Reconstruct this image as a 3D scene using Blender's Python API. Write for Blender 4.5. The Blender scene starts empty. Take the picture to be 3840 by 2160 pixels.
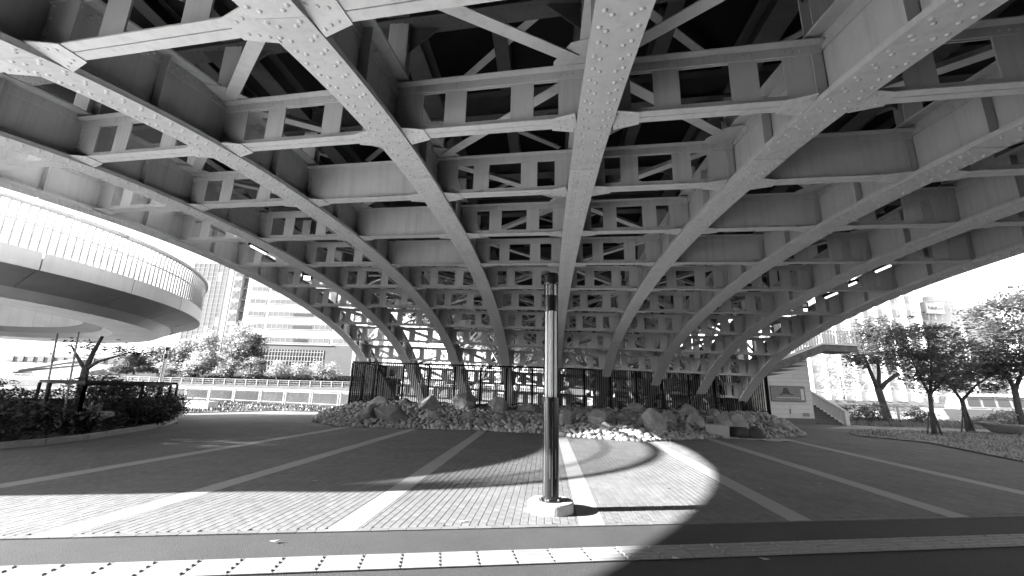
import bpy, math, random
from mathutils import Vector, Matrix, noise
random.seed(7)
R = random.random
U = random.uniform
PI = math.pi
SC = bpy.context.scene
COL = SC.collection

# ------------------------------------------------------------------ camera, sky, sun, exposure
CAMX = -0.1959
cam_d = bpy.data.cameras.new('camera')
cam = bpy.data.objects.new('camera', cam_d)
COL.objects.link(cam)
cr, cu, cf = Vector((.9968, .0759, .0241)), Vector((-.0059, -.2309, .973)), Vector((-.0794, .97, .2297))
cf.normalize(); cr = (cr - cf * cr.dot(cf)).normalized(); cu = cr.cross(cf)
cam.matrix_world = Matrix(((cr.x, cu.x, -cf.x, CAMX), (cr.y, cu.y, -cf.y, 0), (cr.z, cu.z, -cf.z, 1.6), (0, 0, 0, 1)))
cam_d.sensor_width = 36
cam_d.lens = 15.116
cam_d.clip_start = .05
cam_d.clip_end = 3000
SC.camera = cam

SUN_EL = math.radians(19.4)
SUN_DIR = Vector((-1, -.255, 0)).normalized() * math.cos(SUN_EL) + Vector((0, 0, math.sin(SUN_EL)))
W = bpy.data.worlds.new('World')
SC.world = W
W.use_nodes = True
nt = W.node_tree
for n in list(nt.nodes):
    nt.nodes.remove(n)
sky = nt.nodes.new('ShaderNodeTexSky')
sky.sky_type = 'NISHITA'
sky.sun_disc = False
sky.sun_elevation = SUN_EL
sky.sun_rotation = math.atan2(SUN_DIR.x, SUN_DIR.y)
sky.air_density = 1.0
sky.dust_density = 2.0
bw = nt.nodes.new('ShaderNodeRGBToBW')
bg = nt.nodes.new('ShaderNodeBackground')
bg.inputs['Strength'].default_value = .068
wo = nt.nodes.new('ShaderNodeOutputWorld')
nt.links.new(sky.outputs[0], bw.inputs[0])
nt.links.new(bw.outputs[0], bg.inputs['Color'])
nt.links.new(bg.outputs[0], wo.inputs['Surface'])

sun_d = bpy.data.lights.new('sun', 'SUN')
sun_d.energy = 5.0
sun_d.angle = math.radians(.5)
sun_d.color = (1, 1, 1)
sun = bpy.data.objects.new('sun', sun_d)
COL.objects.link(sun)
sun.rotation_euler = SUN_DIR.to_track_quat('Z', 'Y').to_euler()

vs = SC.view_settings
vs.view_transform = 'Standard'
vs.look = 'None'
vs.exposure = 3.2
vs.gamma = 1
vs.use_curve_mapping = False
SC.cycles.max_bounces = 8
SC.cycles.diffuse_bounces = 1
SC.cycles.transparent_max_bounces = 8
SC.cycles.caustics_reflective = False
SC.cycles.caustics_refractive = False
SC.cycles.use_denoising = True

# ------------------------------------------------------------------ materials (all grey: the photograph is black and white)
def mat(name, val, rough=.6, var=.15, scale=6., bump=0., bscale=40., metal=0., spec=.5, stain=0., island=0., obj_rand=0., stretch=None, streak=0.):
    m = bpy.data.materials.new(name)
    m.use_nodes = True
    t = m.node_tree
    b = t.nodes['Principled BSDF']
    b.inputs['Roughness'].default_value = rough
    b.inputs['Metallic'].default_value = metal
    b.inputs['Specular IOR Level'].default_value = spec
    N, L = t.nodes.new, t.links.new
    tc = N('ShaderNodeTexCoord')
    src = tc.outputs['Object']
    if stretch:
        mp = N('ShaderNodeMapping')
        mp.inputs['Scale'].default_value = stretch
        L(src, mp.inputs['Vector'])
        src = mp.outputs['Vector']
    nz = N('ShaderNodeTexNoise')
    nz.inputs['Scale'].default_value = scale
    nz.inputs['Detail'].default_value = 6
    nz.inputs['Roughness'].default_value = .6
    L(src, nz.inputs['Vector'])
    mr = N('ShaderNodeMapRange')
    mr.inputs['From Min'].default_value = .28
    mr.inputs['From Max'].default_value = .72
    mr.inputs['To Min'].default_value = val * (1 - var)
    mr.inputs['To Max'].default_value = val * (1 + var)
    L(nz.outputs['Fac'], mr.inputs['Value'])
    out = mr.outputs['Result']
    def mul(sock, lo, hi):
        nonlocal out
        r = N('ShaderNodeMapRange')
        r.inputs['To Min'].default_value = lo
        r.inputs['To Max'].default_value = hi
        L(sock, r.inputs['Value'])
        mm = N('ShaderNodeMath')
        mm.operation = 'MULTIPLY'
        L(out, mm.inputs[0])
        L(r.outputs['Result'], mm.inputs[1])
        out = mm.outputs[0]
    if stain:
        n2 = N('ShaderNodeTexNoise')
        n2.inputs['Scale'].default_value = .7
        n2.inputs['Detail'].default_value = 8
        n2.inputs['Roughness'].default_value = .7
        L(src, n2.inputs['Vector'])
        r = N('ShaderNodeMapRange')
        r.inputs['From Min'].default_value = .35
        r.inputs['From Max'].default_value = .65
        L(n2.outputs['Fac'], r.inputs['Value'])
        mul(r.outputs['Result'], 1 - stain, 1 + stain * .5)
    if streak:
        m3 = N('ShaderNodeMapping')
        m3.inputs['Scale'].default_value = (9, 9, .45)
        L(tc.outputs['Object'], m3.inputs['Vector'])
        n4 = N('ShaderNodeTexNoise')
        n4.inputs['Scale'].default_value = 1.0
        n4.inputs['Detail'].default_value = 7
        n4.inputs['Roughness'].default_value = .65
        L(m3.outputs['Vector'], n4.inputs['Vector'])
        r = N('ShaderNodeMapRange')
        r.inputs['From Min'].default_value = .30
        r.inputs['From Max'].default_value = .52
        L(n4.outputs['Fac'], r.inputs['Value'])
        mul(r.outputs['Result'], 1 - streak, 1.0)
        n5 = N('ShaderNodeTexNoise')
        n5.inputs['Scale'].default_value = 5
        n5.inputs['Detail'].default_value = 8
        n5.inputs['Roughness'].default_value = .75
        L(tc.outputs['Object'], n5.inputs['Vector'])
        r = N('ShaderNodeMapRange')
        r.inputs['From Min'].default_value = .64
        r.inputs['From Max'].default_value = .72
        L(n5.outputs['Fac'], r.inputs['Value'])
        mul(r.outputs['Result'], 1.0, 1 - streak * 1.6)
    if island:
        g = N('ShaderNodeNewGeometry')
        mul(g.outputs['Random Per Island'], 1 - island, 1 + island)
    if obj_rand:
        o = N('ShaderNodeObjectInfo')
        mul(o.outputs['Random'], 1 - obj_rand, 1 + obj_rand)
    L(out, b.inputs['Base Color'])
    if bump:
        n3 = N('ShaderNodeTexNoise')
        n3.inputs['Scale'].default_value = bscale
        n3.inputs['Detail'].default_value = 5
        L(src, n3.inputs['Vector'])
        bp = N('ShaderNodeBump')
        bp.inputs['Strength'].default_value = bump
        bp.inputs['Distance'].default_value = .02
        L(n3.outputs['Fac'], bp.inputs['Height'])
        L(bp.outputs['Normal'], b.inputs['Normal'])
    return m

def leaf_mat(name, val, trans=.45):
    m = bpy.data.materials.new(name)
    m.use_nodes = True
    t = m.node_tree
    for n in list(t.nodes):
        t.nodes.remove(n)
    N, L = t.nodes.new, t.links.new
    g = N('ShaderNodeNewGeometry')
    r = N('ShaderNodeMapRange')
    r.inputs['To Min'].default_value = val * .55
    r.inputs['To Max'].default_value = val * 1.5
    L(g.outputs['Random Per Island'], r.inputs['Value'])
    d = N('ShaderNodeBsdfDiffuse')
    tr = N('ShaderNodeBsdfTranslucent')
    gl = N('ShaderNodeBsdfGlossy')
    gl.inputs['Roughness'].default_value = .45
    gl.inputs['Color'].default_value = (.8, .8, .8, 1)
    L(r.outputs[0], d.inputs[0]); L(r.outputs[0], tr.inputs[0])
    mx = N('ShaderNodeMixShader'); mx.inputs[0].default_value = trans
    L(d.outputs[0], mx.inputs[1]); L(tr.outputs[0], mx.inputs[2])
    m2 = N('ShaderNodeMixShader'); m2.inputs[0].default_value = .06
    L(mx.outputs[0], m2.inputs[1]); L(gl.outputs[0], m2.inputs[2])
    o = N('ShaderNodeOutputMaterial')
    L(m2.outputs[0], o.inputs[0])
    return m

M = {}
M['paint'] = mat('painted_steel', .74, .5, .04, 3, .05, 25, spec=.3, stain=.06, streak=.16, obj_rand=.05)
M['paint_shade'] = mat('painted_steel_shade', .13, .6, .12, 3, stain=.25)  # same paint as the ribs, with the shade under the deck put into the colour
M['soffit'] = mat('shade_black_deck', .012, .9, .3, 2)  # near-black tone paints in the shade between the deck beams
M['brick'] = mat('clay_paver', .145, .85, .10, 9, .15, 90, spec=.25, island=.10, obj_rand=.10, stain=.20)
M['joint'] = mat('sand_joint', .10, .95, .3, 30)
M['band'] = mat('pale_granite_band', .29, .8, .10, 40, .15, 120, spec=.3, stain=.08)
M['asphalt'] = mat('asphalt', .053, .9, .40, 70, .4, 110, spec=.2, stain=.18)
M['asphalt2'] = mat('plaza_concrete', .17, .9, .12, 30, .2, 120, spec=.2, stain=.12)
M['tact'] = mat('tactile_tile', .25, .7, .10, 12, .1, 100, spec=.3, obj_rand=.05, stain=.08)
M['conc'] = mat('concrete', .32, .85, .14, 8, .2, 60, stain=.15)
M['white'] = mat('white_painted_steel', .45, .35, .04, 2, stain=.08, streak=.12)
M['white2'] = mat('white_rail_paint', .75, .4, .04, 2, stain=.1)
M['rampgird'] = mat('ramp_girder_paint', .62, .25, .05, 2, stain=.12)
M['railwhite'] = mat('white_baluster_paint', .52, .4, .04, 2, stain=.1)
M['rampin'] = mat('ramp_inner_paint', .62, .5, .05, 2, stain=.08, streak=.12)
M['lampbase'] = mat('stained_lamp_base', .36, .85, .25, 9, .3, 40, stain=.35)
M['rampsoff'] = mat('ramp_grey_paint', .33, .4, .07, 2, stain=.15)
M['stone'] = mat('boulder_stone', .25, .85, .3, 4, .6, 12, spec=.2, obj_rand=.12, stain=.2)
M['pebble'] = mat('pebble_stone', .33, .8, .1, 8, .2, 30, spec=.2, island=.22, obj_rand=.2)
M['soil'] = mat('dark_soil', .03, .95, .4, 8, .5, 20)
M['gravelbase'] = mat('mound_soil', .10, .95, .4, 12, .6, 30)
M['black'] = mat('black_gloss_paint', .012, .22, .2, 3, spec=.5)
M['fence'] = mat('dark_fence_steel', .012, .7, .2, 3, spec=.1)
M['lens'] = mat('opal_acrylic', .82, .25, .02, 1)
M['chrome'] = mat('brushed_metal', .55, .3, .05, 4, metal=.9)
M['bark'] = mat('bark', .07, .9, .4, 12, .8, 25, stretch=(1, 1, .25))
M['leaf'] = leaf_mat('leaf', .17, .5)
M['leafp'] = leaf_mat('leaf_pale', .40)
M['leafd'] = leaf_mat('leaf_dark', .022, .3)
M['grass'] = leaf_mat('grass_blade', .19, .35)
M['lawn'] = mat('lawn_turf', .23, .95, .3, 3, .8, 40, stain=.25)
M['verge'] = mat('dry_verge', .042, .95, .3, 3, .8, 40, stain=.25)
M['ground'] = mat('ground_earth', .07, .95, .2, .5, stain=.2)
M['wallst'] = mat('ashlar_stone', .70, .85, .08, 10, .2, 60, obj_rand=.06, stain=.08)
M['plinth'] = mat('plinth_stone', .14, .8, .15, 10, .2, 60)
M['relief'] = mat('relief_tile', .26, .6, .15, 5)
M['reliefd'] = mat('relief_dark', .07, .6, .2, 5)
M['card'] = mat('cardboard', .30, .9, .08, 5)
M['cloth'] = mat('dark_bundle_cloth', .035, .8, .3, 3, .4, 10)
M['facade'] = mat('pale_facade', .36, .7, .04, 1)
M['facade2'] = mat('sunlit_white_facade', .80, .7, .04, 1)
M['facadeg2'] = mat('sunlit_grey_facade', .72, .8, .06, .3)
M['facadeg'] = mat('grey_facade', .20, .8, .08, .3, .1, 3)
M['dstone'] = mat('dark_granite_facade', .10, .6, .12, .3)
M['winglass'] = mat('window_glass', .15, .15, .2, .15, spec=.6)
M['wingdark'] = mat('window_glass_dark', .06, .12, .2, .15, spec=.6)
M['mull'] = mat('mullion', .16, .5, .1, 2)
M['bank'] = mat('embankment_wall', .16, .85, .12, .4, stain=.15)
M['winglass2'] = mat('pale_window_glass', .5, .2, .2, .15, spec=.6)
M['letters'] = mat('sign_letters', .15, .6, .1, 2)
M['leaflit'] = mat('dry_leaf', .35, .8, .2, 6)
M['bounce_strip'] = mat('pale_bounce_paving', .78, .85, .1, 4, .1, 60, stain=.1)  # reflector tone, kept pale to bounce sun up onto the ribs
M['dirt'] = mat('grimy_steel', .16, .8, .4, 4)

def emis(name, s):
    m = bpy.data.materials.new(name)
    m.use_nodes = True
    b = m.node_tree.nodes['Principled BSDF']
    b.inputs['Base Color'].default_value = (.8, .8, .8, 1)
    b.inputs['Emission Color'].default_value = (1, 1, 1, 1)
    b.inputs['Emission Strength'].default_value = s
    return m
M['tube'] = emis('lit_tube', .3)

def water_mat():
    m = mat('river_water', .04, .2, .2, .2, spec=.15)
    t = m.node_tree
    b = t.nodes['Principled BSDF']
    tc = t.nodes.new('ShaderNodeTexCoord')
    mp = t.nodes.new('ShaderNodeMapping')
    mp.inputs['Scale'].default_value = (.6, 1.4, 1)
    n = t.nodes.new('ShaderNodeTexNoise')
    n.inputs['Scale'].default_value = 1.2
    n.inputs['Detail'].default_value = 6
    bp = t.nodes.new('ShaderNodeBump')
    bp.inputs['Strength'].default_value = .6
    bp.inputs['Distance'].default_value = .12
    L = t.links.new
    L(tc.outputs['Object'], mp.inputs[0]); L(mp.outputs[0], n.inputs['Vector'])
    L(n.outputs['Fac'], bp.inputs['Height']); L(bp.outputs['Normal'], b.inputs['Normal'])
    return m
M['water'] = water_mat()

# ------------------------------------------------------------------ mesh helpers
ORG = {}          # world origin of each parent
def org(o):
    return ORG.get(o.name, Vector((0, 0, 0))) if o else Vector((0, 0, 0))

class MB:
    def __init__(s):
        s.v = []; s.f = []; s.m = None
    def add(s, vs, fs):
        b = len(s.v)
        s.v.extend([tuple(p) for p in vs])
        s.f.extend([tuple(b + i for i in f) for f in fs])
        return s
    def hexa(s, P):       # 8 points: bottom 4 ccw, top 4 ccw
        return s.add(P, [(0, 3, 2, 1), (4, 5, 6, 7), (0, 1, 5, 4), (1, 2, 6, 5), (2, 3, 7, 6), (3, 0, 4, 7)])
    def box(s, x0, x1, y0, y1, z0, z1):
        return s.hexa([(x0, y0, z0), (x1, y0, z0), (x1, y1, z0), (x0, y1, z0), (x0, y0, z1), (x1, y0, z1), (x1, y1, z1), (x0, y1, z1)])
    def fbox(s, o, ex, ey, ez, a, b, c):
        g = lambda x, y, z: o + ex * x + ey * y + ez * z
        return s.hexa([g(a[0], b[0], c[0]), g(a[1], b[0], c[0]), g(a[1], b[1], c[0]), g(a[0], b[1], c[0]),
                       g(a[0], b[0], c[1]), g(a[1], b[0], c[1]), g(a[1], b[1], c[1]), g(a[0], b[1], c[1])])
    def bar(s, p, q, w, h, up=Vector((0, 0, 1))):
        p = Vector(p); q = Vector(q)
        e = (q - p); L = e.length; e.normalize()
        n = e.cross(up)
        if n.length < 1e-4:
            n = e.cross(Vector((0, 1, 0)))
        n.normalize()
        u = n.cross(e)
        return s.fbox(p, e, n, u, (0, L), (-w / 2, w / 2), (-h / 2, h / 2))
    def prism(s, pts, d):
        n = len(pts); d = Vector(d)
        A = [Vector(p) for p in pts]; B = [p + d for p in A]
        return s.add(A + B, [tuple(range(n - 1, -1, -1)), tuple(range(n, 2 * n))] + [(i, (i + 1) % n, n + (i + 1) % n, n + i) for i in range(n)])
    def tube(s, pts, r, n=8, cap=True):
        pts = [Vector(p) for p in pts]
        rs = r if isinstance(r, (list, tuple)) else [r] * len(pts)
        b = len(s.v); ref = None
        for i, p in enumerate(pts):
            t = (pts[min(i + 1, len(pts) - 1)] - pts[max(i - 1, 0)]).normalized()
            if ref is None:
                ref = Vector((1, 0, 0)) if abs(t.x) < .9 else Vector((0, 1, 0))
            a = (ref - t * ref.dot(t)).normalized(); ref = a
            c = t.cross(a)
            for k in range(n):
                th = 2 * PI * k / n
                s.v.append(tuple(p + (a * math.cos(th) + c * math.sin(th)) * rs[i]))
        for i in range(len(pts) - 1):
            for k in range(n):
                k2 = (k + 1) % n
                s.f.append((b + i * n + k, b + i * n + k2, b + (i + 1) * n + k2, b + (i + 1) * n + k))
        if cap:
            s.f.append(tuple(b + k for k in range(n - 1, -1, -1)))
            e = b + (len(pts) - 1) * n
            s.f.append(tuple(e + k for k in range(n)))
        return s
    def lathe(s, cx, cy, prof, n=32):
        b = len(s.v)
        for r, z in prof:
            for k in range(n):
                th = 2 * PI * k / n
                s.v.append((cx + r * math.cos(th), cy + r * math.sin(th), z))
        for i in range(len(prof) - 1):
            for k in range(n):
                k2 = (k + 1) % n
                s.f.append((b + i * n + k, b + i * n + k2, b + (i + 1) * n + k2, b + (i + 1) * n + k))
        s.f.append(tuple(b + k for k in range(n - 1, -1, -1)))
        e = b + (len(prof) - 1) * n
        s.f.append(tuple(e + k for k in range(n)))
        return s
    def sweep(s, rings, closed=True, cap=True):      # rings: lists of equal length
        n = len(rings[0]); b = len(s.v)
        for r in rings:
            s.v.extend([tuple(p) for p in r])
        for i in range(len(rings) - 1):
            for k in range(n if closed else n - 1):
                k2 = (k + 1) % n
                s.f.append((b + i * n + k, b + i * n + k2, b + (i + 1) * n + k2, b + (i + 1) * n + k))
        if cap and closed:
            s.f.append(tuple(b + k for k in range(n - 1, -1, -1)))
            e = b + (len(rings) - 1) * n
            s.f.append(tuple(e + k for k in range(n)))
        return s
    def rivet(s, p, nrm, r, ring=6):
        nrm = Vector(nrm).normalized(); p = Vector(p)
        a = nrm.orthogonal().normalized(); c = nrm.cross(a)
        b = len(s.v)
        for rr, h in ((r, 0), (r * .72, r * .5)):
            for k in range(ring):
                th = 2 * PI * k / ring
                s.v.append(tuple(p + (a * math.cos(th) + c * math.sin(th)) * rr + nrm * h))
        s.v.append(tuple(p + nrm * (r * .78)))
        for k in range(ring):
            k2 = (k + 1) % ring
            s.f.append((b + k, b + k2, b + ring + k2, b + ring + k))
            s.f.append((b + ring + k, b + ring + k2, b + 2 * ring))
        return s
    def mesh(s, name, m, o=Vector((0, 0, 0)), smooth=False):
        me = bpy.data.meshes.new(name)
        ox, oy, oz = o
        me.from_pydata([(x - ox, y - oy, z - oz) for x, y, z in s.v], [], s.f)
        if m:
            me.materials.append(M[m])
        if smooth:
            me.polygons.foreach_set('use_smooth', [True] * len(me.polygons))
        me.update()
        return me
    def build(s, name, m, parent=None, smooth=False, at=None, kind=None):
        o = org(parent) if parent else (Vector(at) if at is not None else Vector((0, 0, 0)))
        ob = bpy.data.objects.new(name, s.mesh(name, m, o, smooth))
        COL.objects.link(ob)
        if parent:
            ob.parent = parent
            ORG[ob.name] = o
        else:
            ob.location = o
            ORG[ob.name] = o
        if kind:
            ob['kind'] = kind
        return ob

def inst(name, me, parent, loc, rot=None, scale=None, mw=None):
    ob = bpy.data.objects.new(name, me)
    COL.objects.link(ob)
    ob.parent = parent
    o = org(parent)
    if mw is not None:
        ob.matrix_local = Matrix.Translation(-o) @ mw
    else:
        ob.location = Vector(loc) - o
        if rot:
            ob.rotation_euler = rot
        if scale:
            ob.scale = scale
    return ob

def tag(o, label, cat, group=None):
    o['label'] = label; o['category'] = cat
    if group:
        o['group'] = group
    return o
def thing(name, loc, label, cat, group=None):
    o = bpy.data.objects.new(name, None)
    o.empty_display_size = .2
    COL.objects.link(o)
    o.location = loc
    ORG[o.name] = Vector(loc)
    return tag(o, label, cat, group)
def struct(o, label=None):
    o['kind'] = 'structure'
    if label:
        o['label'] = label
    return o
def sheet(pts, z):
    b = MB()
    b.add([(x, y, z) for x, y in pts], [tuple(range(len(pts)))])
    return b
def interp(x, X, Y):
    if x <= X[0]: return Y[0]
    for i in range(len(X) - 1):
        if x <= X[i + 1]:
            t = (x - X[i]) / (X[i + 1] - X[i])
            return Y[i] + (Y[i + 1] - Y[i]) * t
    return Y[-1]

# ------------------------------------------------------------------ ground, river, banks
EDGE = lambda x: 5.77 + .235 * x            # front edge of the brick plaza
near = [(-400, -400), (400, -400), (400, 44), (60, 40), (14, 36), (-12, 31), (-15.5, 32), (-23.5, 34.8), (-32.5, 37.7), (-60, 46), (-400, 90)]
g = sheet(near, -.02); struct(g.build('ground', 'asphalt2'))
b = MB()
for i in range(2, len(near) - 1):
    (x0, y0), (x1, y1) = near[i], near[i + 1]
    b.add([(x0, y0, -.021), (x1, y1, -.021), (x1, y1, -3), (x0, y0, -3)], [(0, 1, 2, 3)])
struct(b.build('quay_wall', 'bank'))
wtr = sheet([(-1500, -200), (1500, -200), (1500, 400), (-1500, 400)], -.75); struct(wtr.build('water', 'water'))
bankline = [(-1500, 30), (-400, 107.5), (-125.7, 130.2), (-60.3, 135.6), (15, 142), (34, 100), (160, 108), (1500, 180)]
far = bankline + [(1500, 2500), (-1500, 2500)]
struct(sheet(far, 1.05).build('far_bank', 'ground'))
b = MB()
for i in range(len(bankline) - 1):
    (x0, y0), (x1, y1) = bankline[i], bankline[i + 1]
    b.add([(x0, y0, 1.05), (x1, y1, 1.05), (x1, y1, .55), (x0, y0, .55)], [(0, 1, 2, 3)])
    b.add([(x0, y0 - .6, .55), (x1, y1 - .6, .55), (x1, y1, .55), (x0, y0, .55)], [(0, 1, 2, 3)])
    b.add([(x0, y0 - .6, .55), (x1, y1 - .6, .55), (x1, y1 - .6, -3), (x0, y0 - .6, -3)], [(0, 1, 2, 3)])
struct(b.build('embankment', 'bank'))

# foreground path of asphalt
struct(sheet([(-60, -40), (60, -40), (60, EDGE(60) - .005), (-60, EDGE(-60) - .005)], -.012).build('path', 'asphalt'))

struct(sheet([(-60, -16.4), (60, 11.8), (60, 17.5), (-60, -10.7)], -.004).build('bounce_paving', 'bounce_strip'), 'unseen pale paving added as a reflector on the near side of the asphalt path')  # strip added out of view to throw sunlight onto the steel

# brick plaza: bricks of their own geometry in running bond between pale bands
BANDX = [(-8.42, -8.02), (-5.34, -5.36), (-2.5, -2.64), (.385, .405), (3.16, 3.42), (5.6, 5.85), (8.2, 8.9)]   # x at y=5 and y=17
def bandx(k, y):
    a, c = BANDX[k]
    return a + (c - a) * (y - 5) / 12
plaza_pts = [(-12.4, EDGE(-12.4)), (13, EDGE(13)), (12.9, 13.6), (14.3, 18.5), (13.3, 20.9), (14.1, 22.6), (13, 27), (-12.5, 27), (-15.8, 18.1), (-12.7, 11)]
plaza = struct(sheet(plaza_pts, -.010).build('plaza_paving', 'joint'), 'plaza of grey brick pavers crossed by pale stone bands')
BL, BWD, GAP = .2, .1, .006
cells = []
FX = [-12.5, -11.1, -10.45, -8.4, -6.1, -2.7, -.3, .5, 3.1, 5.8, 7.7, 8.3, 10.7, 12.6, 14]
FY = [23.5, 20.5, 19.3, 17.4, 17.5, 17.8, 17.1, 16.4, 15.6, 17.4, 18.6, 18.3, 20.0, 24.5, 27]
def front(x): return interp(x, FX, FY)
for ix in range(-122, 132):
    x = ix * BWD + .05
    off = (ix % 2) * BL / 2 + U(-.012, .012)
    y0 = EDGE(x) + .115
    y1 = min(front(x) + .3, 19.5)
    if x < -9: y1 = min(y1, 18)
    k = math.floor((y0 - off) / BL)
    while True:
        ya = k * BL + off; yb = ya + BL; k += 1
        if ya > y1: break
        ya2 = max(ya, y0)
        if yb - ya2 < .04: continue
        ym = (ya2 + yb) / 2
        if x > 12.9: continue
        xl, xr_ = x - BWD / 2, x + BWD / 2
        for q in range(len(BANDX)):
            bx0, bx1 = bandx(q, ym) - .162, bandx(q, ym) + .162
            if xl < bx1 and xr_ > bx0:
                if xl < bx0: xr_ = bx0
                elif xr_ > bx1: xl = bx1
                else: xr_ = xl
        if xr_ - xl < .016: continue
        cells.append(((xl + xr_) / 2, ym, yb - ya2, xr_ - xl))
def brick_verts(x, y, ln, w=BWD):
    hx = w / 2 - GAP / 2; hy = ln / 2 - .0015
    dz = U(-.0014, .0008); tx = U(-.0007, .0007); ty = U(-.0006, .0006)
    c = .003
    P = []
    for (sx, sy) in ((-1, -1), (1, -1), (1, 1), (-1, 1)):
        P.append((x + sx * hx, y + sy * hy, -.02))
    for (sx, sy) in ((-1, -1), (1, -1), (1, 1), (-1, 1)):
        P.append((x + sx * hx, y + sy * hy, -.003 + dz + sx * tx + sy * ty))
    for (sx, sy) in ((-1, -1), (1, -1), (1, 1), (-1, 1)):
        P.append((x + sx * (hx - c), y + sy * (hy - c), dz + sx * tx + sy * ty))
    return P
BF = [(0, 1, 5, 4), (1, 2, 6, 5), (2, 3, 7, 6), (3, 0, 4, 7), (4, 5, 9, 8), (5, 6, 10, 9), (6, 7, 11, 10), (7, 4, 8, 11), (8, 9, 10, 11)]
def in_view(x, y):
    d = Vector((x - CAMX, y, -1.6)); w = d.dot(cf)
    if w < .5: return False
    return abs(d.dot(cr) / w) < 1.19 and d.dot(cu) / w > -.669
vis = sorted([c for c in cells if in_view(c[0], c[1])], key=lambda c: (c[0] - CAMX) ** 2 + c[1] ** 2)
near_b = vis[:260]; nset = set(near_b)
variants = []
for k in range(6):
    mb = MB(); mb.add(brick_verts(0, 0, BL), BF); variants.append(mb.mesh('brick', 'brick'))
for (x, y, ln, wd) in near_b:
    if abs(ln - BL) < .001 and abs(wd - BWD) < .001:
        inst('brick', random.choice(variants), plaza, (x, y, 0))
    else:
        mb = MB(); mb.add(brick_verts(0, 0, ln, wd), BF)
        inst('brick', mb.mesh('brick', 'brick'), plaza, (x, y, 0))
mb = MB()
for c in cells:
    if c not in nset:
        mb.add(brick_verts(*c), BF)
# soldier course along the plaza edge
ang = math.atan(.235); ex = Vector((math.cos(ang), math.sin(ang), 0)); ey = Vector((-math.sin(ang), math.cos(ang), 0))
L0 = -12.3
while L0 < 12.9:
    o = Vector((L0, EDGE(L0), 0))
    dz = U(-.002, .001)
    mb.fbox(o, ex, ey, Vector((0, 0, 1)), (.003, .197), (.0, .098), (-.02, dz))
    L0 += .2 * math.cos(ang)
st = mb.build('brick_field', 'brick', plaza); st['kind'] = 'stuff'
for k in range(len(BANDX)):
    mb = MB()
    ys = EDGE(bandx(k, 5.5)) + .02; ye = front(bandx(k, 17)) + .5
    y = ys
    while y < ye:
        y2 = min(y + .9, ye)
        xa, xb = bandx(k, y), bandx(k, y2)
        e0 = .235 * .16 if y == ys else 0
        mb.hexa([(xa - .16, y - e0, -.02), (xa + .16, y + e0, -.02), (xb + .16, y2 - .003, -.02), (xb - .16, y2 - .003, -.02),
                 (xa - .16, y - e0, .001), (xa + .16, y + e0, .001), (xb + .16, y2 - .003, .001), (xb - .16, y2 - .003, .001)])
        y = y2
    mb.build('paving_band', 'band', plaza)
# tactile guide path
guide = struct(sheet([(-9, 4.824 - .24 * 9 - .17), (16, 4.824 + .24 * 16 - .17), (16, 4.824 + .24 * 16 + .17), (-9, 4.824 - .24 * 9 + .17)], -.007).build('guide_path', 'tact'), 'pale tactile guide strip of raised bars along the asphalt')
ta = math.atan(.24)
mb = MB()
mb.box(-.178, .178, -.178, .178, -.004, .004)
for k in range(4):
    yb = -.135 + k * .09
    mb.hexa([(-.168, yb - .026, .004), (.168, yb - .026, .004), (.168, yb + .026, .004), (-.168, yb + .026, .004),
             (-.158, yb - .015, .015), (.158, yb - .015, .015), (.158, yb + .015, .015), (-.158, yb + .015, .015)])
tme = mb.mesh('tile', 'tact')
s = -9.0
while s < 16:
    x = s * math.cos(ta)
    inst('tile', tme, guide, (x, 4.824 + .24 * x, U(-.001, .001)), rot=(0, U(-.003, .003), ta + U(-.004, .004)))
    s += .362

# lawns
lawn_pts = [(14.18, 22.62), (13.36, 20.86), (14.45, 18.55), (12.9, 13.6), (13.4, 9), (30, 4), (60, 10), (60, 27), (30, 25.6), (23.3, 25.4), (16.3, 24.75)]
struct(sheet(lawn_pts, .02).build('lawn', 'lawn'), 'shaded park lawn with a curved edge')
lawn2 = [(19.5, 27.9), (25, 28.6), (60, 30), (60, 39.5), (18, 36), (18.6, 31)]
struct(sheet(lawn2, .015).build('lawn', 'lawn'), 'strip of rough grass along the river side of the path')
struct(sheet([(14.5, 24.95), (23.3, 25.6), (60, 27.3), (60, 29.6), (25, 28.4), (18.3, 28.6)], -.004).build('footpath', 'band'), 'pale footpath between the two lawns')
verge = [(-40, 27), (-19.5, 21.5), (-17.6, 23.9), (-16.8, 25.9), (-13, 26.7), (-11, 30.5), (-15.5, 31.8), (-23.5, 34.5), (-32.5, 37.4), (-60, 45.6)]
struct(sheet(verge, .015).build('verge', 'verge'), 'dry grass verge by the river railing')
def pip(x, y, P):
    c = False; j = len(P) - 1
    for i in range(len(P)):
        if (P[i][1] > y) != (P[j][1] > y) and x < (P[j][0] - P[i][0]) * (y - P[i][1]) / (P[j][1] - P[i][1]) + P[i][0]:
            c = not c
        j = i
    return c
def grass(name, P, n, xr, yr, h, label, m='grass', z=.015):
    mb = MB()
    k = 0
    while k < n:
        x, y = U(*xr), U(*yr)
        if not pip(x, y, P): continue
        if noise.noise((x * .5, y * .5, 3)) < U(-.7, .3): k += .2; continue
        k += 1
        a = U(0, 2 * PI); hh = h * U(.5, 1.3); w = .02 + hh * .12
        dx, dy = math.cos(a), math.sin(a)
        lx, ly = U(-.5, .5) * hh, U(-.5, .5) * hh
        mb.add([(x - dx * w, y - dy * w, z), (x + dx * w, y + dy * w, z), (x + lx, y + ly, z + hh)], [(0, 1, 2)])
    o = mb.build(name, m); o['kind'] = 'stuff'; o['label'] = label
grass('grass', lawn_pts, 9000, (12.8, 27), (10, 25.7), .09, 'short grass blades on the shaded lawn')
grass('grass', lawn2, 5000, (18, 34), (28, 36), .22, 'taller rough grass by the river')
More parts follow.
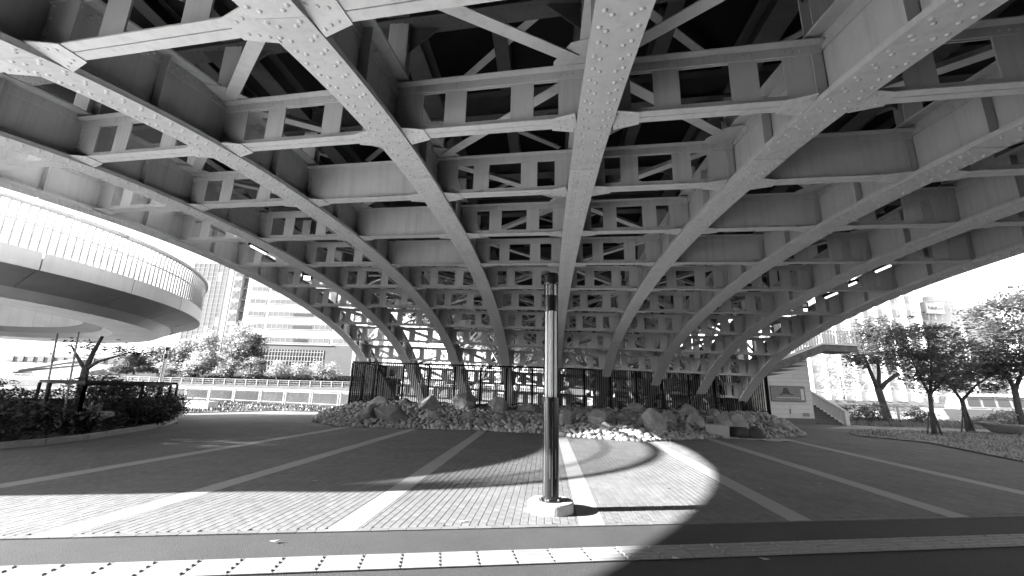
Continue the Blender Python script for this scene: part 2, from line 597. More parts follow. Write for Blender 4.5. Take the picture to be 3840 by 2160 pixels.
grass('grass', verge, 6000, (-34, -11), (21.5, 38), .12, 'dry tufts of grass on the verge', m='leafd')

# ------------------------------------------------------------------ the steel arch bridge
RX = [-10.6925, -8.0681, -5.1437, -2.3175, .3791, 2.9183, 5.4091, 7.7258, 9.7894]
TSK = math.tan(-.138); ZT = -.0338
PS = [-8.2, -6, -3, -.2, 2.44, 4.76, 7.08, 9.40, 11.72, 14.05, 16.37, 18.69, 20.9, 22.85, 24.6, 26.3, 27.3]
PZ = [-1.7, -.6, .9, 2.0, 2.766, 3.185, 3.391, 3.470, 3.420, 3.260, 2.965, 2.53, 1.93, 1.10, .12, -.95, -1.62]
def prof(s):
    if s <= PS[0]: return PZ[0]
    if s >= PS[-1]: return PZ[-1]
    for i in range(len(PS) - 1):
        if s <= PS[i + 1]: break
    def m(k):
        if k <= 0: return (PZ[1] - PZ[0]) / (PS[1] - PS[0])
        if k >= len(PS) - 1: return (PZ[-1] - PZ[-2]) / (PS[-1] - PS[-2])
        return (PZ[k + 1] - PZ[k - 1]) / (PS[k + 1] - PS[k - 1])
    h = PS[i + 1] - PS[i]; t = (s - PS[i]) / h
    a, c = m(i) * h, m(i + 1) * h
    return (2 * t ** 3 - 3 * t * t + 1) * PZ[i] + (t ** 3 - 2 * t * t + t) * a + (-2 * t ** 3 + 3 * t * t) * PZ[i + 1] + (t ** 3 - t * t) * c
def zb(x, s): return prof(s) + ZT * x + 1.6
FS = [-4.5, -2.2, .12, 2.44, 4.76, 7.08, 9.40, 11.72, 14.05, 16.37, 18.69, 20.8, 22.75, 24.6, 26.3]     # frame stations; index 3 is the first in view
HWEB, FW = .86, .43
UP = Vector((0, 0, 1))
bridge = thing('arch_bridge', (0, 10, 0), 'riveted steel arch bridge of nine ribs spanning over the plaza', 'bridge')
def rib_frame(x, s):
    d = .02
    t = Vector((0, 2 * d, zb(x, s + d) - zb(x, s - d))).normalized()
    n = Vector((0, -t.z, t.y))
    return Vector((x, s + TSK * x, zb(x, s))), t, n
SX = Vector((1, 0, 0))
def rib_sweep(x, s0, s1, prof2, step=.3):
    rings = []; k = max(2, int((s1 - s0) / step) + 1)
    for i in range(k):
        p, t, n = rib_frame(x, s0 + (s1 - s0) * i / (k - 1))
        rings.append([p + SX * a + n * c for a, c in prof2])
    return MB().sweep(rings)
def rect(x0, x1, z0, z1): return [(x0, z0), (x1, z0), (x1, z1), (x0, z1)]
S0, S1 = -7.5, 27.2
riv_me = MB().rivet((0, 0, 0), (0, 0, -1), .024, 10).mesh('rivet', 'paint', smooth=True)
for i, x in enumerate(RX):
    web = rib_sweep(x, S0, S1, rect(-.015, .015, .065, HWEB + .02)).build('arch_rib', 'paint', bridge)
    # bottom flange plate with thicker cover plates stepped along it
    rib_sweep(x, S0, S1, rect(-FW / 2, FW / 2, .012, .068)).build('bottom_flange', 'paint', web)
    cuts = [S0, 2.35, 6.1, 14.6, 19.6, S1]
    for a, c in zip(cuts[:-1], cuts[1:]):
        t = {S0: .0, 2.35: .004, 6.1: -.002, 14.6: .003, 19.6: .0}[a]
        rib_sweep(x, a + .006, c - .006, rect(-FW / 2 - .004, FW / 2 + .004, t - .004, .0118)).build('cover_plate', 'paint', web)
    rib_sweep(x, S0, S1, rect(-.2, .2, HWEB + .02, HWEB + .05)).build('top_flange', 'paint', web)
    for sx in (-1, 1):
        for (z0, z1) in ((.0685, .20), (HWEB - .14, HWEB + .02)):
            a, c = sorted((sx * .0152, sx * .034))
            rib_sweep(x, S0, S1, rect(a, c, z0, z1)).build('flange_angle', 'paint', web)
        a, c = sorted((sx * .034, sx * .15))
        rib_sweep(x, S0, S1, rect(a, c, .0685, .084)).build('flange_angle', 'paint', web)
    # stiffeners at frames and mid panels
    stn = []
    for j in range(len(FS)):
        stn.append((FS[j], 1))
        if j + 1 < len(FS): stn.append(((FS[j] + FS[j + 1]) / 2, 0))
    rv = MB()
    for s_, isf in stn:
        p, t, n = rib_frame(x, s_)
        for sx in (-1, 1):
            sm = MB()
            a, c = sorted((sx * .035, sx * .15))
            yy = Vector((0, 1, 0))
            sm.fbox(p, SX, yy, UP, (a, c), (-.008, .008), (.086, HWEB + .01))
            a, c = sorted((sx * .035, sx * .05))
            sm.fbox(p, SX, yy, UP, (a, c), (.008, .11), (.205, HWEB - .15))
            sm.build('stiffener', 'paint', web)
            if s_ < 17:
                for q in range(7):
                    rv.rivet(p + SX * (sx * .05) + yy * .06 + UP * (.2 + q * .08), (sx, 0, 0), .020, 5)
    # web rivets along the angles
    s_ = 1.0
    while s_ < 19:
        p, t, n = rib_frame(x, s_)
        for sx in (-1, 1):
            # the faces seen by the camera are the ones turned towards x=0
            if (x < 0 and sx > 0) or (x > 0 and sx < 0) or abs(x) < 1:
                for zz, ph in ((.135, 0), (HWEB - .095, 0), (HWEB - .035, .08)):
                    pp = p + t * ph + SX * (sx * .034) + n * zz
                    rv.rivet(pp, (sx, 0, 0), .021, 5)
        s_ += .16
    # bottom flange rivets: two staggered pairs of rows
    s_ = .6
    kk = 0
    while s_ < 21.5:
        p, t, n = rib_frame(x, s_)
        if min(abs(s_ - c) for c in cuts) > .03:
            st_ = .05 if kk % 2 else 0
            th = [.0, .004, -.002, .003, .0][sum(1 for c in cuts[1:-1] if s_ > c)] - .004
            for sx in (-1, 1):
                for u, ph in ((.158, 0), (.095, .055)):
                    pp = p + t * ph + SX * (sx * (u - st_ * .35)) + n * th
                    d = (pp - cam.location).length
                    if d < 5.3 and kk % 1 == 0 and in_view(pp.x, pp.y) is False and d < 0:
                        pass
                    dv = pp - cam.location; w = dv.dot(cf)
                    if d < 5.6 and w > .5 and abs(dv.dot(cr) / w) < 1.19 and abs(dv.dot(cu) / w) < .67:
                        mw = Matrix(((1, t.cross(n).x * 0, 0, pp.x), (0, t.y, n.y, pp.y), (0, t.z, n.z, pp.z), (0, 0, 0, 1)))
                        inst('rivet', riv_me, web, None, mw=mw)
                    else:
                        rv.rivet(pp, -n, .024, 6)
        s_ += .13 if s_ > 6.1 else .2
        kk += 1
    o = rv.build('rivet_field', 'paint', web, smooth=True); o['kind'] = 'stuff'

# cross frames between ribs
SOLID = {(2, 5), (2, 6), (2, 7), (5, 5), (5, 6), (5, 7)}
for i in range(8):
    for j in range(len(FS)):
        s_ = FS[j]
        xa, xb = RX[i], RX[i + 1]
        P = Vector((xa, s_ + TSK * xa, zb(xa, s_))); Q = Vector((xb, s_ + TSK * xb, zb(xb, s_)))
        e = (Q - P); L = e.length; e.normalize()
        n = e.cross(UP).normalized()
        f = lambda mb, u, v, w: mb.fbox(P, e, n, UP, u, v, w)
        chord = MB()
        for sg in (-1, 1):
            a, c = sorted((sg * .006, sg * .103))
            f(chord, (.3, L - .3), (a, c), (.048, .062))
            a, c = sorted((sg * .012, sg * .026))
            f(chord, (.3, L - .3), (a, c), (.0625, .16))
        cf_ = chord.build('cross_frame', 'paint', bridge)
        top = MB()
        for sg in (-1, 1):
            a, c = sorted((sg * .012, sg * .12))
            f(top, (.04, L - .04), (a, c), (.785, .80))
            a, c = sorted((sg * .012, sg * .027))
            f(top, (.04, L - .04), (a, c), (.67, .7845))
        top.build('top_chord', 'paint', cf_)
        rv = MB(); nr = j <= 9
        solid = (i, j) in SOLID
        us = []
        if solid:
            f(MB(), (0, 0), (0, 0), (0, 0))
            sp = MB(); f(sp, (.04, L - .04), (-.009, .009), (.07, .78)); sp.build('web_plate', 'paint', cf_)
            if nr:
                u = .2
                while u < L - .2:
                    rv.rivet(P + e * u + n * .0272 + UP * .73, n, .016, 5)
                    rv.rivet(P + e * u + n * .0262 + UP * .115, n, .016, 5)
                    u += .1
        else:
            for u0, u1 in ((L / 3 - .15, L / 3 + .15), (2 * L / 3 - .15, 2 * L / 3 + .15)):
                bm = MB(); f(bm, (u0, u1), (-.009, .009), (.07, .775)); bm.build('batten', 'paint', cf_)
                us.append((u0 + u1) / 2)
            for u0, u1 in ((.04, .44), (L - .44, L - .04)):
                bm = MB(); f(bm, (u0, u1), (-.009, .009), (.07, .775)); bm.build('end_plate', 'paint', cf_)
                us.append(u0 + .1 if u0 > 1 else u1 - .1)
            if nr:
                for u in us:
                    for du in (-.08, 0, .08):
                        rv.rivet(P + e * (u + du) + n * .0272 + UP * .73, n, .018, 5)
                        rv.rivet(P + e * (u + du) + n * .0262 + UP * .115, n, .016, 5)
        for (u0, u1) in ((.2195, .53), (L - .2195, L - .53)):
            gp = MB()
            gp.prism([P + e * u0 + n * .20 + UP * .034, P + e * u0 - n * .20 + UP * .034, P + e * u1 - n * .115 + UP * .034, P + e * u1 + n * .115 + UP * .034] if u0 < 1 else
                     [P + e * u0 - n * .20 + UP * .034, P + e * u0 + n * .20 + UP * .034, P + e * u1 + n * .115 + UP * .034, P + e * u1 - n * .115 + UP * .034], UP * .012)
            gp.build('gusset_plate', 'paint', cf_)
            if nr:
                dr = 1 if u0 < 1 else -1
                for du, vv in ((.05, .12), (.13, .09), (.21, .065)):
                    for sg in (-1, 1):
                        rv.rivet(P + e * (u0 + dr * du) + n * (sg * vv) + UP * .0338, -UP, .019, 6)
        # vertical row of rivets joining the end plate to the rib
        if nr:
            for u in (.1, L - .1):
                for q in range(7):
                    rv.rivet(P + e * u + n * .0095 + UP * (.19 + q * .075), n, .019, 5)
        if rv.v:
            o = rv.build('rivet_field', 'paint', cf_, smooth=True); o['kind'] = 'stuff'
# lateral bracing at the top chords
def angle_bar(p, q, w=.13, t=.014):
    mb = MB()
    e = (q - p); L = e.length; e.normalize()
    n = e.cross(UP).normalized(); u = n.cross(e)
    mb.fbox(p, e, n, u, (0, L), (-w / 2, w / 2), (0, t))
    mb.fbox(p, e, n, u, (0, L), (-w / 2, -w / 2 + t), (t, w))
    return mb
for i in range(8):
    for j in range(len(FS) - 1):
        for (ja, jb) in ((j, j + 1), (j + 1, j)):
            if (i + ja - 2) % 2 == 1: continue
            pa = Vector((RX[i], FS[ja] + TSK * RX[i], zb(RX[i], FS[ja]) + .815))
            pb = Vector((RX[i + 1], FS[jb] + TSK * RX[i + 1], zb(RX[i + 1], FS[jb]) + .815))
            d = (pb - pa).normalized()
            angle_bar(pa + d * .3, pb - d * .3, .16).build('lateral_brace', 'paint', bridge)
            if 2 <= j <= 9:
                qa = Vector((pa.x, pa.y, 6.60 + ZT * pa.x + .56)); qb = Vector((pb.x, pb.y, 6.60 + ZT * pb.x + .56))
                d2 = (qb - qa).normalized()
                angle_bar(qa + d2 * .35, qb - d2 * .35, .13).build('deck_brace', 'paint', bridge)
            for pp, sg in ((pa, 1), (pb, -1)):
                gm = MB()
                yy = 1 if (jb > ja) == (sg > 0) else -1
                gm.prism([pp + Vector((sg * .03, 0, -.012)), pp + Vector((sg * .03, yy * .5, -.012)), pp + Vector((sg * .3, yy * .42, -.012)), pp + Vector((sg * .5, yy * .12, -.012)), pp + Vector((sg * .5, 0, -.012))], UP * .010)
                gm.build('brace_gusset', 'paint', bridge)
# deck: floor beams, stringers, posts, slab
ZF = 6.60
def zdeck(x): return ZF + ZT * x
def ibeam(P, Q, w, h, t=.02):
    mb = MB()
    e = (Q - P); L = e.length; e.normalize()
    n = e.cross(UP).normalized(); u = n.cross(e)
    mb.fbox(P, e, n, u, (0, L), (-w / 2, w / 2), (0, t))
    mb.fbox(P, e, n, u, (0, L), (-t / 2, t / 2), (t, h - t))
    mb.fbox(P, e, n, u, (0, L), (-w / 2, w / 2), (h - t, h))
    return mb, e, n, L
DK = FS + [FS[-1] + 2.3 * k for k in range(1, 22)]
for j, s_ in enumerate(DK):
    if j > len(FS) and j % 2: continue
    P = Vector((-12.1, s_ + TSK * -12.1, zdeck(-12.1))); Q = Vector((11.2, s_ + TSK * 11.2, zdeck(11.2)))
    mb, e, n, L = ibeam(P, Q, .30, .52)
    fbm = mb.build('floor_beam', 'paint_shade', bridge)
    if 2 <= j <= 8:
        rv = MB(); u = .1
        while u < L:
            for vv in (-.09, .09):
                rv.rivet(P + e * u + n * vv, -UP, .020, 5)
            u += .13
        o = rv.build('rivet_field', 'paint_shade', fbm, smooth=True); o['kind'] = 'stuff'
YB0, YB1 = -12, 75
xs = []
for i in range(9):
    xs.append(RX[i])
    if i < 8: xs.append((RX[i] + RX[i + 1]) / 2)
for k, x in enumerate(xs):
    mid = k % 2
    P = Vector((x, YB0, zdeck(x) + (.53 if mid else .03))); Q = Vector((x, YB1, zdeck(x) + (.53 if mid else .03)))
    if not mid:
        for j in range(len(DK) - 1):
            ya, yb = DK[j] + TSK * x + .16, DK[j + 1] + TSK * x - .16
            if j > len(FS): continue
            mb, e, n, L = ibeam(Vector((x, ya, zdeck(x) + .03)), Vector((x, yb, zdeck(x) + .03)), .34, .46)
            so = mb.build('stringer', 'paint_shade', bridge)
            if 2 <= j <= 8:
                rv = MB(); u = .05
                while u < L:
                    for vv in (-.12, .12):
                        rv.rivet(Vector((x + vv, ya + u, zdeck(x) + .03)), -UP, .020, 5)
                    u += .13
                o = rv.build('rivet_field', 'paint_shade', so, smooth=True); o['kind'] = 'stuff'
    else:
        mb, e, n, L = ibeam(P, Q, .24, .34)
        mb.build('stringer', 'paint_shade', bridge)
for i, x in enumerate(RX):
    for j, s_ in enumerate(FS):
        if j < 1: continue
        p, t, n = rib_frame(x, s_)
        z0 = p.z + HWEB + .02; z1 = zdeck(x) - .002
        if z1 - z0 < .1: continue
        mb = MB()
        mb.fbox(p, SX, Vector((0, 1, 0)), UP, (-.14, .14), (-.095, -.08), (HWEB + .052, z1 - p.z))
        mb.fbox(p, SX, Vector((0, 1, 0)), UP, (-.14, .14), (.08, .095), (HWEB + .052, z1 - p.z))
        mb.fbox(p, SX, Vector((0, 1, 0)), UP, (-.01, .01), (-.08, .08), (HWEB + .052, z1 - p.z))
        mb.build('spandrel_post', 'paint', bridge)
        # haunch brackets beneath the floor beam
        if j <= 9:
            for sg in (-1, 1):
                hb = MB(); yq = p.y
                hb.prism([(x + sg * .145, yq - .008, z1), (x + sg * .6, yq - .008, z1), (x + sg * .145, yq - .008, max(z0 + .05, z1 - .42))], (0, .016, 0))
                hb.build('haunch_bracket', 'paint_shade', bridge)
for i in range(8):
    for j in range(8, len(FS)):
        s_ = FS[j]
        xa, xb = RX[i], RX[i + 1]
        A0 = Vector((xa, s_ + TSK * xa, zb(xa, s_) + .95)); B0 = Vector((xb, s_ + TSK * xb, zb(xb, s_) + .95))
        A1 = Vector((xa, A0.y, zdeck(xa) - .1)); B1 = Vector((xb, B0.y, zdeck(xb) - .1))
        if A1.z - A0.z < .9: continue
        for p_, q_ in ((A0, B1), (A1, B0)):
            d = (q_ - p_).normalized()
            mb = angle_bar(p_ + d * .2 + Vector((0, .03 if p_ is A0 else -.03, 0)), q_ - d * .2 + Vector((0, .03 if p_ is A0 else -.03, 0)), .11)
            mb.build('sway_brace', 'paint', bridge)
        if j % 2 == 0 and A1.z - A0.z > 2:
            mb = angle_bar((A0 + A1) / 2, (B0 + B1) / 2, .12); mb.build('sway_strut', 'paint', bridge)
zs = 7.16
mb = MB()
sk = lambda x, y: (x, y)
def slabbox(x0, x1, z0, z1, y0=-14, y1=78):
    return MB().hexa([(x0, y0, z0 + ZT * x0), (x1, y0, z0 + ZT * x1), (x1, y1, z0 + ZT * x1), (x0, y1, z0 + ZT * x0),
                      (x0, y0, z1 + ZT * x0), (x1, y0, z1 + ZT * x1), (x1, y1, z1 + ZT * x1), (x0, y1, z1 + ZT * x0)])
slabbox(-12.6, 11.7, zs + .32, zs + .62).build('deck_slab', 'soffit', bridge)
slabbox(-12.9, -12.6, zs - .25, zs + 1.7).build('deck_parapet', 'paint', bridge)
slabbox(11.7, 12.0, zs - .25, zs + 1.7).build('deck_parapet', 'paint', bridge)
# low pier the ribs spring from and the ribs of the next span over the water
pier = MB()
pier.hexa([(-12, 28.2, -3), (11.2, 25.1, -3), (11.2, 27.8, -3), (-12, 30.9, -3), (-12, 28.2, .35), (11.2, 25.1, .25), (11.2, 27.8, .25), (-12, 30.9, .35)])
pier.build('pier', 'conc', bridge)
for i, x in enumerate(RX):
    rings = []; r2 = []; r3 = []
    for k in range(25):
        s_ = 29.5 + k * 1.75
        u = (s_ - 50.5) / 21
        z = 5.2 - 4.7 * u * u + ZT * x
        y = s_ + TSK * x
        rings.append([Vector((x - .02, y, z)), Vector((x + .02, y, z)), Vector((x + .02, y, z + .9)), Vector((x - .02, y, z + .9))])
        r2.append([Vector((x - .24, y, z - .04)), Vector((x + .24, y, z - .04)), Vector((x + .24, y, z)), Vector((x - .24, y, z))])
    fr_ = MB().sweep(rings).build('far_arch_rib', 'paint', bridge)
    MB().sweep(r2).build('bottom_flange', 'paint', fr_)
for k in range(0, 18):
    s_ = 31 + k * 2.3
    u = (s_ - 50.5) / 21
    z = 5.2 - 4.7 * u * u
    A = Vector((RX[0], s_ + TSK * RX[0], z + ZT * RX[0] + .1)); B = Vector((RX[-1], s_ + TSK * RX[-1], z + ZT * RX[-1] + .1))
    mb = MB(); mb.bar(A, B, .18, .12); mb.bar(A + UP * .7, B + UP * .7, .18, .12); mb.build('far_cross_frame', 'paint', bridge)
    if zdeck(0) - z > 1.4:
        for i, x in enumerate(RX):
            mb = MB(); y = s_ + TSK * x
            mb.box(x - .12, x + .12, y - .09, y + .09, z + ZT * x + .9, zdeck(x)); mb.build('spandrel_post', 'paint', bridge)
            if i < 8 and zdeck(0) - z > 2.2:
                x2 = RX[i + 1]; y2 = s_ + TSK * x2
                mb = MB(); mb.bar((x, y, z + ZT * x + .95), (x2, y2, zdeck(x2)), .09, .09); mb.bar((x, y + .1, zdeck(x)), (x2, y2 + .1, z + ZT * x2 + .95), .09, .09)
                mb.build('sway_brace', 'paint', bridge)
for k in range(7):
    x0 = 1.2 + k * 1.68
    mb = MB(); mb.box(x0, x0 + 1.36 + .1 * (k % 3), 30.6 - .15 * k, 31.4 - .15 * k, -2, 3.3 + .15 * (k % 2)); mb.build('light_stop_block', 'plinth', bridge)  # added dark blocks shut out light behind the feet; gaps leave bright bits
mb = MB(); mb.hexa([(12.5, 29.2, -2), (12.9, 29.2, -2), (12.9, 46, -2), (12.5, 46, -2), (12.5, 29.2, 5.4), (12.9, 29.2, 5.4), (12.9, 46, 5.4), (12.5, 46, 5.4)])
mb.build('light_stop_side', 'plinth', bridge)  # wall added to keep out light from the right rear
mb = MB(); mb.hexa([(-13, -6.6, -.5), (12, -10.1, -.5), (12, -14, -.5), (-13, -14, -.5), (-13, -6.6, 7.2), (12, -10.1, 6.4), (12, -14, 6.4), (-13, -14, 7.2)])
mb.build('rear_abutment', 'plinth', bridge)
for s0_, s1_ in ((-5.5, -2.3), (-2.1, .02), (.22, 2.34)):  # plates added on the outer rib to stop a sun leak onto the paving
    mb = MB(); xx = RX[0]
    pts_ = [Vector((xx - .009, q + TSK * xx, zb(xx, q) + HWEB + .055)) for q in (s0_, (s0_ + s1_) / 2, s1_)]
    pts_ += [Vector((xx - .009, s1_ + TSK * xx, zdeck(xx))), Vector((xx - .009, s0_ + TSK * xx, zdeck(xx)))]
    mb.prism(pts_, (.018, 0, 0)); mb.build('sun_stop_plate', 'paint', bridge)
# long, thin service pipes slung under the deck
for x in (-9.3, -6.4):
    mb = MB(); mb.tube([(x, -8, 5.95), (x, 26, 5.95)], .05, 8); mb.build('service_pipe', 'paint', bridge, smooth=True)

# lamps fixed to the ribs
def tube_light(p, d, ln, label):
    p = Vector(p); d = Vector(d).normalized()
    t = thing('tube_light', p, label, 'light', 'tube lights under the bridge')
    mb = MB(); mb.bar(p - d * ln / 2 + UP * .06, p + d * ln / 2 + UP * .06, .14, .06); mb.build('housing', 'fence', t)
    mb = MB(); mb.tube([p - d * ln * .46, p + d * ln * .46], .030, 10); mb.build('lamp', 'tube', t, smooth=True)
    mb = MB(); mb.bar(p + UP * .09, p + UP * .5, .04, .04); mb.build('hanger', 'fence', t)
tube_light((-8.72, 11.55, 5.45), (0, 1, -.03), .75, 'lit tube light beside the second rib from the left')
tube_light((8.75, 13.95, 4.72), (0, 1, -.06), .62, 'lower lit tube light under the right ribs')
tube_light((8.75, 13.05, 4.84), (0, 1, -.06), .55, 'middle lit tube light under the right ribs')
tube_light((8.75, 11.75, 4.97), (0, 1, -.05), .55, 'upper lit tube light under the right ribs')
def floodlight(p, label, aim):
    p = Vector(p)
    t = thing('floodlight', p, label, 'floodlight', 'floodlights under the bridge')
    aim = Vector(aim).normalized(); n = aim.cross(UP).normalized(); u = n.cross(aim)
    mb = MB(); mb.fbox(p, aim, n, u, (-.16, .02), (-.14, .14), (-.11, .11)); mb.build('housing', 'fence', t)
    mb = MB(); mb.fbox(p, aim, n, u, (.022, .03), (-.11, .11), (-.08, .08)); mb.build('lens', 'tube', t)
    mb = MB(); mb.bar(p - aim * .08 + n * .16 - UP * .05, p - aim * .08 + n * .16 + UP * .25, .03, .03); mb.bar(p - aim * .08 - n * .16 - UP * .05, p - aim * .08 - n * .16 + UP * .25, .03, .03)
    mb.bar(p - aim * .08 + n * .17 + UP * .25, p - aim * .08 - n * .17 + UP * .25, .04, .03); mb.build('yoke', 'fence', t)
    mb = MB(); mb.tube([p + UP * .26 - aim * .08, p + UP * .55 - aim * .1], .05, 8); mb.build('conduit', 'fence', t)
floodlight((-8.62, 14.1, 5.26), 'black floodlight bracketed below the second rib from the left', (.5, -1, -.5))
floodlight((8.7, 15.4, 4.5), 'black floodlight hung near the right ribs', (-.3, -1, -.4))

# ------------------------------------------------------------------ spiral ramp on the left
RC = Vector((-22.54, 11.72, 0)); RR = 9.32
def rz(y): return -.035 * (y - 11.72)
def rp(a, r, z):
    x = RC.x + r * math.cos(a); y = RC.y + r * math.sin(a)
    return Vector((x, y, z + rz(y)))
ramp = thing('spiral_ramp', RC, 'white curving pedestrian ramp with baluster railing and grey underside', 'ramp')
NSEG = 24
def arc_sweep(prof2, a0, a1, k=8):
    rings = []
    for i in range(k + 1):
        a = a0 + (a1 - a0) * i / k
        rings.append([rp(a, r, z) for r, z in prof2])
    return MB().sweep(rings)
for q in range(NSEG):
    a0 = 2 * PI * q / NSEG + .061; a1 = 2 * PI * (q + 1) / NSEG + .061
    g_ = .0015
    arc_sweep([(RR - .06, 4.27), (RR, 4.27), (RR, 4.75), (RR - .06, 4.75)], a0 + g_, a1 - g_).build('fascia_panel', 'white', ramp)
    arc_sweep([(8.42, 3.86), (RR - .062, 4.275), (RR - .062, 4.33), (8.42, 3.95)], a0 + g_, a1 - g_).build('soffit_panel', 'rampsoff', ramp)
    arc_sweep([(5.6, 4.0), (6.15, 3.80), (6.15, 3.86), (5.66, 4.05)], a0 + g_, a1 - g_).build('soffit_panel', 'rampsoff', ramp)
    arc_sweep([(5.55, 3.98), (5.6, 3.98), (5.6, 5.55), (5.55, 5.55)], a0 + g_, a1 - g_).build('inner_parapet', 'rampin', ramp)
arc_sweep([(6.16, 3.80), (6.5, 3.62), (8.0, 3.62), (8.40, 3.87), (8.40, 4.2), (6.16, 4.2)], 0, 2 * PI, 96).build('girder', 'rampgird', ramp, smooth=False)
arc_sweep([(5.61, 4.30), (RR - .063, 4.45), (RR - .063, 4.62), (5.61, 4.62)], 0, 2 * PI, 96).build('deck', 'conc', ramp)
arc_sweep([(RR + .07 * math.cos(t), 5.93 + .07 * math.sin(t)) for t in [2 * PI * k / 10 for k in range(10)]], 0, 2 * PI, 128).build('handrail', 'white', ramp, smooth=True)
arc_sweep([(5.53 + .05 * math.cos(t), 5.62 + .05 * math.sin(t)) for t in [2 * PI * k / 10 for k in range(10)]], 0, 2 * PI, 96).build('handrail', 'white', ramp, smooth=True)
arc_sweep([(RR - .16 + .025 * math.cos(t), 5.45 + .025 * math.sin(t)) for t in [2 * PI * k / 6 for k in range(6)]], 0, 2 * PI, 96).build('lower_rail', 'white', ramp, smooth=True)
mb = MB(); mb.tube([(-.05, 0, 0), (-.05, 0, .98), (-.035, 0, 1.07), (0, 0, 1.13)], .027, 6)
bal = mb.mesh('baluster', 'railwhite', smooth=True)
na = 0
a = math.radians(-118)
while a < math.radians(182) and na < 300:
    p = rp(a, RR - .03, 4.75)
    inst('baluster', bal, ramp, p, rot=(0, 0, a)); na += 1
    a += .185 / RR
for a in (PI * .82, PI, PI * 1.18, PI * 1.5):
    p = rp(a, 7.2, 0); mb = MB(); mb.tube([(p.x, p.y, -.02), (p.x, p.y, 3.75)], .35, 20); mb.build('column', 'conc', ramp, smooth=True)

# ------------------------------------------------------------------ near lamp post
def street_lamp(x, y, label, sc=1.0, flash=True):
    t = thing('street_lamp', (x, y, 0), label, 'lamp post', 'cylindrical park lamps')
    z = 0
    MB().lathe(x, y, [(.30, -.02), (.312, .0), (.312, .115), (.30, .13)], 48).build('base', 'lampbase', t)
    MB().lathe(x, y, [(.118, .13), (.114, .15), (.114, 1.48), (.11, 1.49)], 40).build('pole', 'black', t, smooth=False)
    MB().lathe(x, y, [(.165, .1301), (.165, .145), (.12, .15)], 32).build('base_plate', 'black', t)
    for k in range(6):
        a = PI / 3 * k + .3
        mb = MB(); mb.tube([(x + .142 * math.cos(a), y + .142 * math.sin(a), .145), (x + .142 * math.cos(a), y + .142 * math.sin(a), .168)], .013, 6); mb.build('bolt', 'chrome', t)
    mb = MB()
    for q, (u0, u1, v0, v1) in enumerate(((-.045, .045, .42, .43), (-.045, .045, .80, .81), (-.045, -.04, .43, .80), (.04, .045, .43, .80))):
        aa = [-PI * .42 + u / .1145 for u in (u0, u1)]
        P_ = [(x + r_ * math.cos(b_), y + r_ * math.sin(b_), z_) for z_ in (v0, v1) for (r_, b_) in ((.1135, aa[0]), (.1165, aa[0]), (.1165, aa[1]), (.1135, aa[1]))]
        mb.hexa(P_)
    mb.build('hatch_frame', 'chrome', t)
    mb = MB()
    for a in (PI * 1.22, PI * 1.55, PI * .2, PI * .8):
        dx, dy = math.cos(a), math.sin(a)
        mb.bar((x + dx * .115, y + dy * .115, .2), (x + dx * .115, y + dy * .115, 1.45), .006, .008, up=Vector((dx, dy, 0)))
    mb.build('seam', 'chrome', t)
    MB().lathe(x, y, [(.119, 1.475), (.119, 1.50), (.112, 1.505)], 40).build('collar', 'black', t)
    MB().lathe(x, y, [(.092, 1.506), (.092, 2.76)], 40).build('lamp_tube', 'lens', t, smooth=False)
    mb = MB()
    for a in (PI * 1.30, PI * 1.62, PI * .1, PI * .7, PI * 1.9, PI * 1.0):
        dx, dy = math.cos(a), math.sin(a)
        mb.bar((x + dx * .099, y + dy * .099, 1.506), (x + dx * .099, y + dy * .099, 3.2), .012, .012, up=Vector((dx, dy, 0)))
    mb.build('rod', 'black', t)
    MB().lathe(x, y, [(.108, 2.761), (.108, 3.0), (.10, 3.005)], 40).build('band', 'black', t)
    MB().lathe(x, y, [(.088, 3.006), (.088, 3.18)], 32).build('lamp_window', 'chrome', t)
    MB().lathe(x, y, [(.108, 3.181), (.112, 3.2), (.112, 3.33), (.10, 3.355), (.03, 3.365)], 40).build('cap', 'black', t)
street_lamp(-.118, 6.46, 'tall black cylindrical lamp with opal tube standing in the sunlit plaza')
street_lamp(-20.4, 21.7, 'distant cylindrical lamp standing behind the dark planting bed fence')

# ------------------------------------------------------------------ stone mound, boulders, pebbles, security fence
def fy(x): return 22 + .0704 * (x + 10.2)
def mound(x, y):
    yf = front(x); yb = fy(x)
    t = max(0, min(1, (y - yf) / max(.6, yb - yf)))
    return .74 * t ** .85 * max(.12, min(1, (x + 12.4) / 2.7, (13.2 - x) / 2.6))
mb = MB()
NX, NY = 60, 22
for iy in range(NY + 1):
    for ix in range(NX + 1):
        x = -12.4 + 26.2 * ix / NX
        t = iy / NY
        yy = front(x) + .05 + (27 - front(x)) * t
        z = mound(x, yy) - .03
        if yy > 24: z = max(.2, z - (yy - 24) * .2)
        mb.v.append((x, yy, z + .02 * noise.noise((x, yy, 0))))
for iy in range(NY):
    for ix in range(NX):
        a = iy * (NX + 1) + ix
        mb.f.append((a, a + 1, a + NX + 2, a + NX + 1))
struct(mb.build('mound', 'gravelbase', smooth=True), 'low bank of earth under the stones below the bridge feet')

